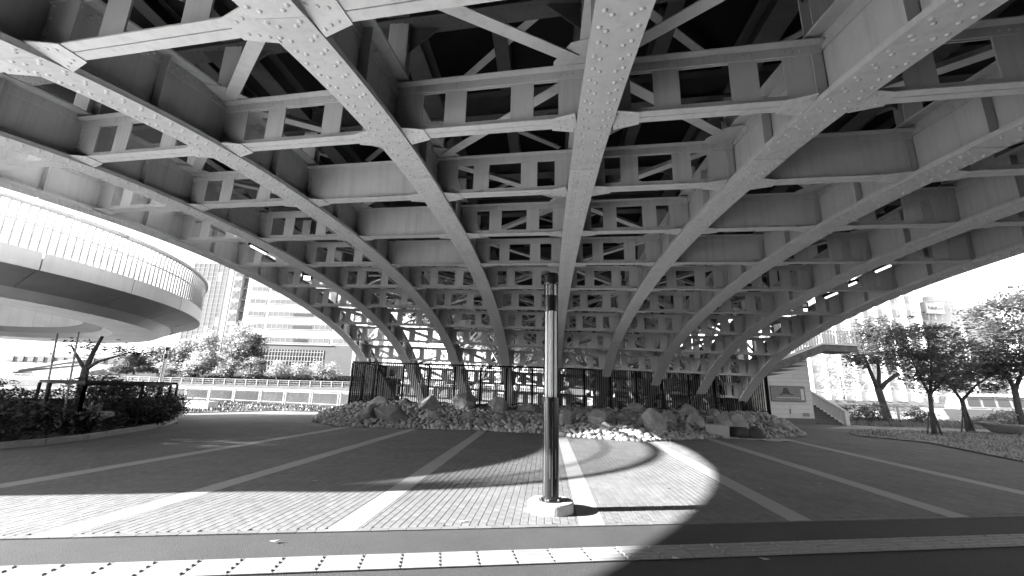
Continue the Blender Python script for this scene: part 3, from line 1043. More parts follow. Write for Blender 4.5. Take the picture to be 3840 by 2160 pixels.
def ico(sub):
    import bmesh
    bm = bmesh.new()
    bmesh.ops.create_icosphere(bm, subdivisions=sub, radius=1)
    v = [x.co.copy() for x in bm.verts]; f = [tuple(q.index for q in x.verts) for x in bm.faces]
    bm.free()
    return v, f
IV1, IF1 = ico(1); IV2, IF2 = ico(2); IV3, IF3 = ico(3)
def stone_pts(V, sx, sy, sz, amp, seed, fr=1.1):
    out = []
    for p in V:
        d = 1 + amp * noise.noise((p.x * fr + seed, p.y * fr + seed * 1.7, p.z * fr))
        out.append(Vector((p.x * sx * d, p.y * sy * d, p.z * sz * d)))
    return out
pv = []
for k in range(6):
    mb = MB(); mb.add(stone_pts(IV2 if k < 6 else IV1, 1, U(.7, .95), U(.55, .8), .5, k * 3.1), IF2); pv.append(mb)
pts = []
tries = 0
cell = {}
while tries < 26000:
    tries += 1
    x = U(-11.9, 13.4)
    y0 = front(x)
    y = y0 + (U(0, 1) ** 1.25) * (fy(x) + .8 - y0)
    if x > 11 and y > 23.5: continue
    r = U(.085, .14)
    key = (int(x / .25), int(y / .25))
    ok = True
    for dx in (-1, 0, 1):
        for dy in (-1, 0, 1):
            for (a, c, rr) in cell.get((key[0] + dx, key[1] + dy), ()):
                if (a - x) ** 2 + (c - y) ** 2 < (.78 * (r + rr)) ** 2: ok = False; break
            if not ok: break
        if not ok: break
    if ok:
        cell.setdefault(key, []).append((x, y, r)); pts.append((x, y, r))
x = -11.6
while x < 12:                     # neat front row
    r = U(.085, .12)
    pts.append((x, front(x) - .06, r)); x += r * 1.75
pts.sort(key=lambda q: (q[0] - CAMX) ** 2 + q[1] ** 2)
pm = [m_.mesh('river_stone', 'pebble', smooth=True) for m_ in pv]
stuff = MB()
for k, (x, y, r) in enumerate(pts):
    z = mound(x, y) + r * .38
    rot = (U(-.3, .3), U(-.3, .3), U(0, 6.28)); sc = (r * U(1, 1.3), r * U(.9, 1.2), r * U(.85, 1.2))
    if k < 290:
        o = bpy.data.objects.new('river_stone', pm[k % 6]); COL.objects.link(o)
        o.location = (x, y, z); o.rotation_euler = rot; o.scale = sc
        tag(o, 'rounded river stone in the bank of stones below the bridge feet', 'stone', 'river stones along the front of the bank')
    else:
        from mathutils import Euler
        mt = Euler(rot).to_matrix()
        src = pv[k % 6]
        stuff.add([mt @ Vector((q[0] * sc[0], q[1] * sc[1], q[2] * sc[2])) + Vector((x, y, z)) for q in src.v], src.f)
o = stuff.build('river_stones', 'pebble', smooth=True); o['kind'] = 'stuff'; o['label'] = 'bank of rounded river stones between the boulders'

BOULD = [
 (-7.85, 18.41, .19, 1.06, .67, 'pale angular boulder at the left end of the stone bank beside the darker flat one'),
 (-6.73, 18.12, .13, 1.46, .73, 'large dark flat-topped boulder leaning at the front left of the stone bank'),
 (-8.61, 21.56, .66, 1.1, .46, 'wide sloping boulder at the left corner of the dark fence'),
 (-7.34, 21.8, .69, .74, .37, 'small pale boulder against the fence behind the large dark one'),
 (-5.78, 20.79, .53, 1.18, .72, 'tilted boulder with a rounded back before the fence left of centre'),
 (-4.16, 21.12, .56, 1.23, .86, 'tall squarish boulder touching the fence, with a pale left face'),
 (-2.46, 20.68, .48, .97, .77, 'peaked boulder near the fence left of the lamp post'),
 (-5.12, 18.87, .24, .83, .4, 'low dark pointed boulder half buried among the stones'),
 (-3.6, 19.15, .27, .68, .36, 'wedge-shaped boulder with one pale side in mid slope'),
 (-2.98, 18.29, .11, .57, .32, 'rounded grey boulder low in the front stones left of the lamp'),
 (-2.18, 19.24, .28, .52, .34, 'small upright pale boulder above the sunlit stones'),
 (-1.18, 18.26, .16, .64, .32, 'half sunlit blocky boulder just left of the lamp post'),
 (-1.12, 20.94, .53, .89, .45, 'long low boulder below the fence just left of the lamp'),
 (-4.42, 17.84, .05, .56, .3, 'flat pale boulder in the front row of stones'),
 (1.88, 18.05, .27, .79, .64, 'tall slab-like boulder catching sunlight right of the lamp'),
 (2.08, 16.94, .14, .55, .37, 'cube-like boulder in front of the tall sunlit slab'),
 (4.27, 22.56, .69, .93, .42, 'dark triangular boulder against the fence right of centre'),
 (3.94, 17.26, .16, .93, .89, 'big dark leaning boulder at the front right of centre'),
 (5.23, 20.03, .41, .6, .47, 'shaded knobbly boulder behind the big leaning one'),
 (6.54, 21.38, .52, .81, .66, 'upright rounded pale boulder standing high by the fence'),
 (6.06, 19.06, .24, .72, .55, 'sloping wedge boulder below the upright pale one'),
 (5.29, 18.07, .16, .56, .32, 'smooth low dome-shaped boulder in the right front stones'),
 (.59, 17.84, .21, .52, .71, 'dark upright boulder hidden partly behind the lamp post'),
 (1.35, 22.8, .74, .76, .33, 'black low boulder under the fence rail right of the lamp'),
 (7.77, 21.61, .51, .66, .43, 'small boulder with a bright right face by the fence posts'),
 (7.51, 19.4, .18, 1.18, .65, 'largest dark boulder on the right, behind the cardboard box'),
 (7.92, 19.45, .19, .77, .67, 'dark angular boulder next to the largest one on the right'),
 (8.98, 20.89, .38, .7, .48, 'long boulder lying on the slope at the right fence corner'),
 (9.63, 20.15, .2, .46, .48, 'pale broken boulder among stones at the right end'),
 (9.96, 19.92, .11, .7, .41, 'smooth rounded boulder at the far right end of the stones')]
for k, (x, y, z, w, h, lab) in enumerate(BOULD):
    random.seed(100 + k)
    V = []
    seed = k * 5.3
    dirs = [Vector((U(-1, 1), U(-1, 1), U(-.6, 1))).normalized() for _ in range(10)]
    lim = [U(.5, .85) for _ in dirs]
    for p in IV3:
        q = p.copy()
        for d_, l_ in zip(dirs, lim):
            t = q.dot(d_)
            if t > l_: q -= d_ * (t - l_) * .99
        q *= 1 + .05 * noise.noise((p.x * 2 + seed, p.y * 2, p.z * 2)) + .02 * noise.noise((p.x * 7 + seed, p.y * 7, p.z * 7))
        V.append(q)
    mxx = max(v.x for v in V); mnx = min(v.x for v in V); mxz = max(v.z for v in V); mnz = min(v.z for v in V)
    sx = w / (mxx - mnx); sz = (h + .18) / (mxz - mnz); sy = sx * U(.7, .95)
    mb = MB(); mb.add([Vector((v.x * sx - (mxx + mnx) / 2 * sx, v.y * sy, (v.z - mnz) * sz - .18)) for v in V], IF3)
    me = mb.mesh('boulder', 'stone', smooth=False)
    o = bpy.data.objects.new('boulder', me); COL.objects.link(o)
    o.location = (x, y + sy * .8, z)
    tag(o, lab, 'boulder', 'boulders on the bank of stones')
random.seed(11)

fence = thing('security_fence', (0, 22.7, .7), 'black barred steel fence around the feet of the arch ribs', 'fence')
FP = [(-9.7, 28.2), (-10.2, 22.0), (11.1, 23.5), (12.85, 27.3)]
def fztop(x): return 2.8 - .0066 * (x + 10.2)
for a in range(3):
    (x0, y0), (x1, y1) = FP[a], FP[a + 1]
    Lf = math.hypot(x1 - x0, y1 - y0)
    nseg = max(1, round(Lf / 1.32))
    dv = Vector(((x1 - x0) / Lf, (y1 - y0) / Lf, 0))
    for k in range(nseg + 1):
        if a > 0 and k == 0: continue
        t = k / nseg; x = x0 + (x1 - x0) * t; y = y0 + (y1 - y0) * t
        mb = MB(); mb.tube([(x, y, .1), (x, y, fztop(x) - .06)], .06, 10); mb.build('post', 'fence', fence, smooth=True)
    for k in range(nseg):
        t0, t1 = k / nseg, (k + 1) / nseg
        A = Vector((x0 + (x1 - x0) * t0, y0 + (y1 - y0) * t0, 0)); B = Vector((x0 + (x1 - x0) * t1, y0 + (y1 - y0) * t1, 0))
        mb = MB()
        n_ = 12
        for q in range(1, n_):
            p = A + (B - A) * q / n_
            mb.bar((p.x, p.y, .72), (p.x, p.y, fztop(p.x) - .03), .034, .034)
        mb.bar((A.x, A.y, fztop(A.x)), (B.x, B.y, fztop(B.x)), .08, .08)
        mb.bar((A.x, A.y, .82), (B.x, B.y, .82), .04, .04)
        mb.build('bar_panel', 'fence', fence)

# ------------------------------------------------------------------ things left by the boulders
bx = thing('cardboard_box', (6.3, 17.85, 0), 'plain cardboard box standing at the foot of the boulders', 'box')
mb = MB(); o_ = Vector((5.98, 17.95, 0)); e1 = Vector((.62, -.30, 0)).normalized(); e2 = Vector((.30, .62, 0)).normalized()
mb.fbox(o_, e1, e2, UP, (0, .80), (0, .55), (0, .46)); mb.build('carton', 'card', bx)
mb = MB(); mb.fbox(o_, e1, e2, UP, (-.06, .86), (-.05, .62), (.462, .475)); mb.build('lid', 'card', bx)
cs = MB()
K = 14
for iy in range(3):
    for ix in range(K + 1):
        u = ix / K
        cs.v.append((6.5 + 2.0 * u + .2 * iy, 17.35 - .42 * u + .42 * iy + .05 * math.sin(u * 7), .015 + .035 * abs(math.sin(u * 8 + iy)) * (1 if ix % 3 else .4)))
for iy in range(2):
    for ix in range(K):
        a = iy * (K + 1) + ix
        cs.f.append((a, a + 1, a + K + 2, a + K + 1))
o = cs.build('cardboard_sheet', 'card')
sd = o.modifiers.new('thick', 'SOLIDIFY'); sd.thickness = .012
tag(o, 'flattened crumpled cardboard sheet lying on the paving by the box', 'cardboard')
def bundle(x, y, ln, r, rz_, label):
    V = []
    for p in IV3:
        q = Vector((p.x * ln * (1 if abs(p.x) < .8 else .95), p.y * r, max(p.z, -.75) * r))
        q *= 1 + .10 * noise.noise((p.x * 4 + x, p.y * 2.5, p.z * 2.5)) + .05 * noise.noise((p.x * 12 + x, p.y * 4, p.z * 4))
        V.append(q)
    mb = MB(); mb.add(V, IF3); me = mb.mesh('blanket_bundle', 'cloth', smooth=True)
    o = bpy.data.objects.new('blanket_bundle', me); COL.objects.link(o); o.location = (x, y, r * .74); o.rotation_euler = (0, 0, rz_)
    tag(o, label, 'bundle', 'rolled bundles beside the box')
bundle(7.2, 17.95, .5, .24, -.5, 'dark rolled blanket bundle lying between the box and the boulders')
bundle(7.75, 17.75, .26, .27, .9, 'short dark bag standing at the end of the rolled bundle')

# ------------------------------------------------------------------ stone abutment, stair and walkway on the right
wall = thing('stone_wall', (14.8, 28.4, 0), 'pale coursed stone abutment carrying the raised walkway', 'wall')
WA, WB = Vector((13.05, 28.05, 0)), Vector((16.17, 28.66, 0))
we = (WB - WA).normalized(); wn = Vector((we.y, -we.x, 0)); WL = (WB - WA).length
def wtop(u): return 2.72 + (3.98 - 2.72) * min(1, u / (WL * .96))
z = .32; c = 0
mb = MB(); mb.fbox(WA, we, wn, UP, (-.05, WL + .04), (-2.6, .06), (-.02, .32)); mb.build('plinth', 'plinth', wall)
while z < 4.0:
    z2 = z + .265
    # each course in two or three long blocks, cut to the sloping top
    joints = [0] + sorted(U(.5, WL - .4) for _ in range(1 + c % 2)) + [WL]
    for u0, u1 in zip(joints[:-1], joints[1:]):
        if u1 - u0 < .1: continue
        ua = u0
        if wtop(u1) <= z + .02: continue
        if wtop(u0) < z:
            ua = max(u0, (z - 2.72) / (3.98 - 2.72) * WL * .96)
        za, zc = min(z2 - .008, wtop(ua)), min(z2 - .008, wtop(u1))
        d0, d1 = -2.5, U(-.004, .004)
        mb = MB()
        G = lambda u, v, w: WA + we * u + wn * v + UP * w
        if za - z < .02: za = z + .02
        mb.hexa([G(ua + .004, d1, z), G(u1 - .004, d1, z), G(u1 - .004, d0, z), G(ua + .004, d0, z), G(ua + .004, d1, za), G(u1 - .004, d1, zc), G(u1 - .004, d0, zc), G(ua + .004, d0, za)])
        mb.build('stone_block', 'wallst', wall)
    z = z2; c += 1
mb = MB(); mb.prism([WA + we * .01 + wn * -.02 + UP * .3, WA + we * (WL - .01) + wn * -.02 + UP * .3, WA + we * (WL - .01) + wn * -.02 + UP * 3.95, WA + we * .01 + wn * -.02 + UP * 2.7], wn * -2.4)
mb.build('mortar_core', 'plinth', wall)
pl = thing('relief_panel', WA + we * .5 + UP * 1.3, 'framed ceramic picture panel with a dark building mounted on the stone wall', 'panel')
G = lambda u, v, w: WA + we * u + wn * v + UP * w
mb = MB(); mb.fbox(WA, we, wn, UP, (.42, 2.72), (.006, .03), (1.28, 2.22)); mb.build('frame', 'plinth', pl)
mb = MB(); mb.fbox(WA, we, wn, UP, (.46, 2.68), (.031, .04), (1.32, 2.18)); mb.build('picture_tile', 'relief', pl)
mb = MB()
mb.prism([G(1.15, .041, 1.72), G(1.75, .041, 1.72), G(1.62, .041, 1.92), G(1.58, .041, 2.08), G(1.40, .041, 2.12), G(1.28, .041, 2.05), G(1.25, .041, 1.9)], wn * .012)
mb.prism([G(1.0, .041, 1.66), G(1.15, .041, 1.66), G(1.2, .041, 1.75), G(1.05, .041, 1.72)], wn * .01)
mb.prism([G(1.78, .041, 1.66), G(1.95, .041, 1.68), G(1.8, .041, 1.76), G(1.72, .041, 1.72)], wn * .01)
mb.build('dark_motif', 'reliefd', pl)
mb = MB()
for k in range(10):
    u = .75 + k * .16
    mb.prism([G(u, .041, 1.50), G(u + .15, .041, 1.51), G(u + .08, .041, 1.57)], wn * .008)
mb.fbox(WA, we, wn, UP, (2.42, 2.62), (.041, .05), (1.40, 2.06)); mb.build('pale_motif', 'wallst', pl)
mb = MB(); mb.fbox(WA, we, wn, UP, (2.42, 2.84), (.006, .025), (.43, .64)); o = mb.build('wall_plaque', 'conc'); tag(o, 'small plain plaque low on the stone wall near the stair', 'plaque')

stair = thing('staircase', (17.1, 29, 0), 'concrete stair climbing behind the stone wall with a white solid-topped balustrade', 'stairs')
for k in range(9):
    mb = MB(); y = 28.75 + k * .33; mb.box(16.35, 17.75, y, y + .36, -.02, .135 * (k + 1)); mb.build('step', 'plinth', stair)
# balustrade on the right-hand side
mb = MB()
mb.prism([(17.78, 28.55, 0), (17.78, 31.9, 1.25), (17.78, 31.9, 1.08), (17.78, 29.0, -.01)], (.22, 0, 0)); mb.build('stringer', 'white2', stair)
mb = MB(); mb.bar((17.9, 28.5, .80), (17.9, 31.9, 2.02), .16, .10); mb.bar((17.9, 31.9, 2.02), (17.3, 32.3, 2.02), .16, .1); mb.build('handrail', 'white2', stair)
mb = MB(); mb.box(17.80, 18.02, 28.42, 28.62, -.02, .80); mb.build('newel_post', 'white2', stair)
for k in range(20):
    y = 28.72 + k * .165; mb = MB(); zz = (y - 28.55) * .373
    mb.bar((17.9, y, zz + .02), (17.9, y, .78 + (y - 28.5) * .359), .05, .09); mb.build('baluster', 'white2', stair)

walk = thing('raised_walkway', (16.5, 27.7, 4), 'raised walkway with white balusters passing over the stone wall', 'walkway')
A, B, C_ = Vector((13.5, 28.2, 3.52)), Vector((16.79, 27.95, 4.86)), Vector((18.9, 28.1, 4.80))
for p, q in ((A, B), (B, C_)):
    e = (q - p); L = e.length; e.normalize(); n = e.cross(UP).normalized()
    th = .62 if p is A else .5
    mb = MB(); G2 = lambda u, v, w: p + e * u + n * v + UP * w
    mb.hexa([G2(0, .0, -th), G2(L, .0, -th * .9), G2(L, -1.8, -th * .9), G2(0, -1.8, -th), G2(0, 0, -.1), G2(L, 0, -.1), G2(L, -1.8, -.1), G2(0, -1.8, -.1)])
    mb.build('deck', 'dirt', walk)
    mb = MB(); mb.hexa([G2(0, .05, -.098), G2(L, .05, -.098), G2(L, -.06, -.098), G2(0, -.06, -.098), G2(0, .05, .0), G2(L, .05, 0), G2(L, -.06, 0), G2(0, -.06, 0)]); mb.build('kerb_rail', 'white2', walk)
    mb = MB(); mb.bar(p + UP * .78, q + UP * .78, .08, .07); mb.build('handrail', 'white2', walk)
    mb = MB(); mb.bar(p + UP * .78 - n * 1.75, q + UP * .78 - n * 1.75, .08, .07); mb.build('handrail', 'white2', walk)
    k = int(L / .17)
    for q_ in range(k):
        pp = p + e * (L * (q_ + .5) / k)
        for v in (0, -1.75):
            mb = MB(); mb.bar(pp + n * v, pp + n * v + UP * .76, .07, .05); mb.build('baluster', 'white2', walk)

# ------------------------------------------------------------------ trees and planting
def leaves(mb, blobs, n, size, clump=24, flat=.5, aspect=.4):
    tot = sum(a[1][0] * a[1][1] * a[1][2] for a in blobs)
    for (c, r) in blobs:
        nc = max(4, int(n / clump * r[0] * r[1] * r[2] / tot))
        for _ in range(nc):
            while True:
                d = Vector((U(-1, 1), U(-1, 1), U(-1, 1)))
                if d.length < 1: break
            d = d.normalized() * (d.length ** .45) if d.length > 0 else d
            cc = Vector((c[0] + d.x * r[0], c[1] + d.y * r[1], c[2] + d.z * r[2]))
            cr_ = U(.6, 1.4) * size * 2.2
            for _ in range(clump):
                p = cc + Vector((random.gauss(0, cr_), random.gauss(0, cr_), random.gauss(0, cr_ * .45)))
                a = U(0, 2 * PI); s_ = size * U(.6, 1.4)
                u = Vector((math.cos(a), math.sin(a), U(-flat, flat))).normalized() * s_
                v = Vector((-math.sin(a), math.cos(a), U(-flat, flat) * 1.5)).normalized() * s_ * aspect
                mb.add([p - u, p + v, p + u, p - v], [(0, 1, 2, 3)])
    return mb
def tree(name, loc, label, trunk, limbs, blobs, n, size, leaf='leaf', group=None, clump=24, stake=False):
    t = thing(name, loc, label, 'tree', group)
    MB().tube(trunk[0], trunk[1], 10).build('trunk', 'bark', t, smooth=True)
    for pts_, rs in limbs:
        MB().tube(pts_, rs, 7).build('limb', 'bark', t, smooth=True)
    leaves(MB(), blobs, n, size, clump).build('crown', leaf, t)
    return t
tree('park_tree', (23.95, 33.6, 0), 'park tree with a leaning trunk forking into three limbs beside the stair',
     ([(23.95, 33.6, -.05), (23.8, 33.6, 1.0), (23.61, 33.6, 2.1), (23.6, 33.6, 2.3)], [.28, .22, .21, .22]),
     [([(23.6, 33.6, 2.2), (23.3, 33.5, 3.0), (23.1, 33.5, 3.9), (22.7, 33.4, 5.2)], [.17, .14, .11, .05]),
      ([(23.62, 33.6, 2.2), (23.9, 33.7, 3.4), (24.1, 33.8, 5.4)], [.15, .12, .05]),
      ([(23.65, 33.6, 2.2), (24.2, 33.5, 2.8), (24.95, 33.3, 3.4)], [.16, .14, .13])],
     [((23.3, 33.5, 5.4), (1.59, 1.59, 1.46)), ((24.7, 33.6, 5.5), (1.59, 1.59, 1.46)), ((24.1, 33.5, 6.6), (1.34, 1.34, 0.98)), ((22.7, 33.3, 4.3), (0.98, 1.10, 0.73)), ((25.2, 33.4, 4.4), (1.10, 1.10, 0.73))], 10500, .125)
tree('park_tree', (18.04, 22.7, 0), 'slim staked tree on the lawn in front of the other park trees',
     ([(18.04, 22.7, -.03), (18.1, 22.7, .9), (18.18, 22.7, 1.9)], [.11, .09, .085]),
     [([(18.18, 22.7, 1.8), (17.8, 22.6, 2.7), (17.4, 22.5, 3.9)], [.07, .05, .02]), ([(18.18, 22.7, 1.8), (18.5, 22.7, 3.2), (18.6, 22.7, 5.2)], [.07, .05, .02]), ([(18.18, 22.7, 1.85), (18.9, 22.6, 2.6), (19.5, 22.6, 3.2)], [.06, .04, .02])],
     [((17.7, 22.6, 3.2), (1.16, 1.22, 0.79)), ((18.9, 22.7, 3.1), (1.40, 1.34, 0.85)), ((18.3, 22.7, 4.3), (1.65, 1.46, 0.85)), ((17.5, 22.5, 4.5), (0.73, 0.85, 0.61)), ((19.6, 22.8, 4.9), (0.92, 0.98, 0.55)), ((18.4, 22.7, 5.4), (0.43, 0.49, 0.55)), ((18.3, 22.6, 2.3), (1.10, 0.98, 0.30))], 9000, .088)
tree('park_tree', (22.17, 25.7, 0), 'staked tree with a spreading crown behind the slim lawn tree',
     ([(22.17, 25.7, -.03), (22.2, 25.7, .8), (22.15, 25.7, 1.7)], [.13, .11, .10]),
     [([(22.15, 25.7, 1.6), (21.6, 25.6, 2.5), (21.0, 25.6, 3.2)], [.08, .05, .02]), ([(22.15, 25.7, 1.6), (22.9, 25.6, 2.4), (23.8, 25.5, 3.0)], [.08, .05, .02])],
     [((21.6, 25.6, 2.9), (1.34, 1.22, 0.85)), ((22.9, 25.6, 2.8), (1.46, 1.22, 0.85)), ((22.4, 25.7, 3.9), (1.71, 1.46, 0.98)), ((24.0, 25.6, 2.9), (0.85, 0.98, 0.49))], 7800, .10)
tree('park_tree', (23.6, 24.3, 0), 'tall leafy tree at the right edge above the round planter',
     ([(23.6, 24.3, -.03), (23.5, 24.3, 1.2), (23.45, 24.2, 2.3)], [.16, .13, .12]),
     [([(23.45, 24.2, 2.2), (23.0, 24.1, 3.6), (22.6, 24, 5.4)], [.1, .06, .02]), ([(23.45, 24.2, 2.2), (24.2, 24.1, 3.6), (24.6, 24, 5.6)], [.1, .07, .02])],
     [((23.2, 24, 4.2), (1.59, 1.34, 1.10)), ((24.6, 24, 4.3), (1.46, 1.34, 1.22)), ((24.5, 24, 5.8), (1.46, 1.34, 1.22)), ((23.2, 24, 5.8), (1.22, 1.22, 0.98)), ((22.3, 23.9, 6.5), (0.67, 0.73, 0.43)), ((24.8, 24, 6.9), (1.22, 1.22, 0.73)), ((23.9, 24, 3.2), (1.46, 1.22, 0.61))], 16000, .10, leaf='leaf')
def stakes(x, y, label):
    t = thing('tree_stake', (x, y, 0), label, 'tree stakes', 'wooden tree stakes')
    for dx, dy in ((-.28, .12), (.3, .1), (.02, -.32)):
        MB().tube([(x + dx, y + dy, -.02), (x + dx * .3, y + dy * .3, 1.05)], .03, 6).build('pole', 'bark', t, smooth=True)
    mb = MB(); mb.bar((x - .13, y + .05, .95), (x + .13, y + .05, .95), .04, .05); mb.build('crossbar', 'bark', t)
stakes(18.1, 22.7, 'wooden stakes tied around the slim tree on the lawn')
stakes(22.2, 25.7, 'wooden stakes tied around the spreading tree behind')
def shrub(name, loc, r, n, size, label, leaf='leaf', cat='shrub', group=None, clump=16):
    t = thing(name, loc, label, cat, group)
    x, y, z = loc
    mb = MB()
    for _ in range(7):
        a = U(0, 6.28); mb.tube([(x + U(-.1, .1) * r[0], y + U(-.1, .1) * r[1], z - .03), (x + math.cos(a) * r[0] * .5, y + math.sin(a) * r[1] * .5, z + r[2] * 1.3)], [.02, .008], 5)
    mb.build('stem', 'bark', t)
    leaves(MB(), [((x, y, z + r[2]), r), ((x + r[0] * .3, y, z + r[2] * .6), (r[0] * .8, r[1] * .8, r[2] * .6))], n, size, clump, 1.0, .5).build('foliage', leaf, t)
    return t
shrub('shrub', (20.7, 31.9, 0), (.95, .8, .6), 1500, .07, 'dark loose shrub beside the foot of the stair')
shrub('shrub', (22.0, 32.0, 0), (.8, .7, .65), 1300, .07, 'taller dark shrub left of the leaning park tree')
shrub('shrub', (23.8 + .9, 32.0, 0), (.6, .6, .55), 1100, .07, 'round dark bush right of the leaning park tree')
shrub('shrub', (27.5, 30.5, 0), (.7, .6, .3), 900, .07, 'low grey bush on the far grass between the staked trees')
pln = thing('round_planter', (24.0, 24.9, 0), 'wide bowl-shaped concrete planter at the right edge of the lawn', 'planter')
MB().lathe(24.0, 24.9, [(.95, -.01), (1.15, .1), (1.55, .46), (1.57, .52), (1.45, .52), (1.4, .45)], 40).build('bowl', 'conc', pln, smooth=False)
MB().lathe(24.0, 24.9, [(1.38, .40), (1.38, .44)], 30).build('soil', 'soil', pln)
shrub('shrub', (23.5, 24.8, .45), (.75, .6, .35), 1000, .06, 'low flowering shrub planted in the left of the round planter', 'leafp')
shrub('shrub', (24.6, 24.8, .45), (.8, .6, .42), 1000, .06, 'low flowering shrub planted in the right of the round planter', 'leafp')

# planting bed at left
kerb = [(-30, 4.5), (-20, 5.5), (-14.2, 7.4), (-12.75, 9.5), (-12.57, 10.31), (-12.68, 11.41), (-13.12, 12.78), (-13.55, 14.08), (-14.33, 15.75), (-15.22, 17.15), (-15.99, 18.1), (-16.6, 18.9), (-17.6, 19.6), (-20, 20.4), (-30, 21)]
bed = MB()
n_ = len(kerb)
bed.add([(x, y, .10) for x, y in kerb], [tuple(range(n_))])
struct(bed.build('planting_bed', 'soil'), 'dark earth of the raised planting bed under the ramp')
kb = thing('bed_kerb', (-13, 12, 0), 'low stone kerb curving along the planting bed', 'kerb')
for (x0, y0), (x1, y1) in zip(kerb[1:-1], kerb[2:]):
    k = max(1, int(math.hypot(x1 - x0, y1 - y0) / .7))
    for q in range(k):
        A = Vector((x0 + (x1 - x0) * q / k, y0 + (y1 - y0) * q / k, .055)); B = Vector((x0 + (x1 - x0) * (q + 1) / k, y0 + (y1 - y0) * (q + 1) / k, .055))
        d = (B - A).normalized() * .006
        mb = MB(); mb.bar(A + d, B - d, .16, .15); mb.build('kerb_stone', 'conc', kb)
bf = thing('bed_fence', (-14.5, 14, 0), 'dark rail fence standing round the planting bed', 'fence')
run1 = [(-13.6, 11.9), (-13.75, 13.9), (-15.55, 17.0)]
run2 = [(-13.6, 11.9), (-15.6, 12.6), (-17.7, 14.0), (-18.8, 18.5), (-17.3, 19.3)]
run0 = [(-13.6, 11.9), (-13.3, 9.9), (-15.0, 8.2), (-18, 7)]
for run, hh, w in ((run1, 1.46, .07), (run2, 1.5, .05)):
    for (x0, y0), (x1, y1) in zip(run[:-1], run[1:]):
        mb = MB(); mb.bar((x0, y0, hh), (x1, y1, hh), w, .10); mb.build('rail', 'fence', bf)
        mb = MB(); mb.bar((x0, y0, .35), (x1, y1, .35), .05, .05); mb.build('rail', 'fence', bf)
    for (x, y) in run:
        mb = MB(); mb.box(x - .035, x + .035, y - .035, y + .035, .05, hh - .05); mb.build('post', 'fence', bf)
hp = [(-18.9, 8.5), (-19.2, 11), (-19.3, 13.5), (-19.4, 16), (-18.6, 18.3)]
for k, ((x0, y0), (x1, y1)) in enumerate(zip(hp[:-1], hp[1:])):
    t = thing('hedge', ((x0 + x1) / 2, (y0 + y1) / 2, .1), ['dark clipped hedge nearest the left frame edge in the planting bed', 'dark clipped hedge behind the bed tree', 'dark clipped hedge behind the middle bed fence post', 'dark clipped hedge at the far end of the planting bed'][k], 'hedge', 'hedges in the planting bed')
    mb = MB(); mb.bar((x0, y0, .45), (x1, y1, .45), .5, .75); mb.build('branches', 'soil', t)
    mb = MB()
    L = math.hypot(x1 - x0, y1 - y0)
    for _ in range(2600):
        u = R(); x = x0 + (x1 - x0) * u; y = y0 + (y1 - y0) * u
        a = U(0, PI); p = Vector((x + math.cos(a) * U(.25, .45), y + U(-.3, .3), .15 + U(0, 1.02)))
        a = U(0, 6.28); u_ = Vector((math.cos(a), math.sin(a), U(-1, 1))).normalized() * .05; v_ = Vector((-math.sin(a), math.cos(a), U(-1, 1))).normalized() * .03
        mb.add([p - u_, p + v_, p + u_, p - v_], [(0, 1, 2, 3)])
    mb.build('foliage', 'leafd', t)
BS = [(-13.6, 9.6, .65, .55, 'low dark shrub at the near left corner of the planting bed'), (-14.6, 10.6, .8, .7, 'broad dark shrub behind the near corner shrub'), (-15.3, 12.0, .6, .55, 'dark shrub at the foot of the bed tree'), (-13.7, 12.0, .42, .4, 'small dark creeping shrub in front of the pale slab'), (-14.3, 14.9, .5, .45, 'dark shrub beside the middle front fence post'), (-15.6, 16.6, .6, .85, 'dark climbing shrub over the end fence post'), (-14.9, 15.9, .45, .6, 'dark shrub between the last two front fence posts'), (-16.6, 10.0, .9, .8, 'large dark shrub by the left frame edge'), (-14.6, 13.4, .55, .85, 'dark upright shrub behind the pale slab'), (-15.1, 14.4, .6, .9, 'tall dark shrub right of the bed tree'), (-16.4, 15.6, .8, .95, 'broad dark shrub in the middle of the bed behind the fence'), (-16.9, 17.3, .8, .9, 'dark shrub near the far end of the bed fence'), (-17.6, 12.6, .9, .9, 'dark shrub left of the bed tree trunk'), (-16.4, 18.1, .5, .6, 'dark low shrub at the rounded end of the bed')]
for x, y, r, h, lab in BS:
    shrub('shrub', (x, y, .1), (r * 1.15, r * 1.15, h * .8), 1900, .055, lab, 'leafd', group='shrubs in the planting bed')
gc = MB()
for _ in range(5200):
    x, y = U(-20, -12.4), U(7, 20)
    if not pip(x, y, kerb): continue
    p = Vector((x, y, .1 + abs(random.gauss(0, .09)))); a = U(0, 6.28)
    u_ = Vector((math.cos(a), math.sin(a), U(-.8, .8))) * .06; v_ = Vector((-math.sin(a), math.cos(a), U(-.8, .8))) * .035
    gc.add([p - u_, p + v_, p + u_, p - v_], [(0, 1, 2, 3)])
o = gc.build('ground_cover', 'leafd'); o['kind'] = 'stuff'; o['label'] = 'dark creeping ground cover over the planting bed'
tree('bed_tree', (-16.2, 14.05, .1), 'small dark tree branching under the curved ramp in the planting bed',
     ([(-16.05, 13.9, .05), (-16.1, 14, 1.1), (-16.12, 14, 2.0)], [.15, .12, .11]),
     [([(-16.12, 14, 1.9), (-16.5, 14, 2.3), (-17.0, 14.1, 2.75)], [.07, .05, .02]), ([(-16.12, 14, 1.9), (-15.7, 14, 2.2), (-14.8, 14.2, 2.55)], [.07, .05, .015]), ([(-16.12, 14, 1.9), (-16.1, 14.1, 2.5), (-16.0, 14.2, 3.1)], [.09, .07, .05])],
     [((-15.7, 14.1, 1.45), (.9, .7, .28)), ((-14.7, 14.3, 2.62), (.7, .6, .18)), ((-16.6, 14.2, 2.7), (.6, .5, .2))], 1500, .07, 'leafd', clump=14)
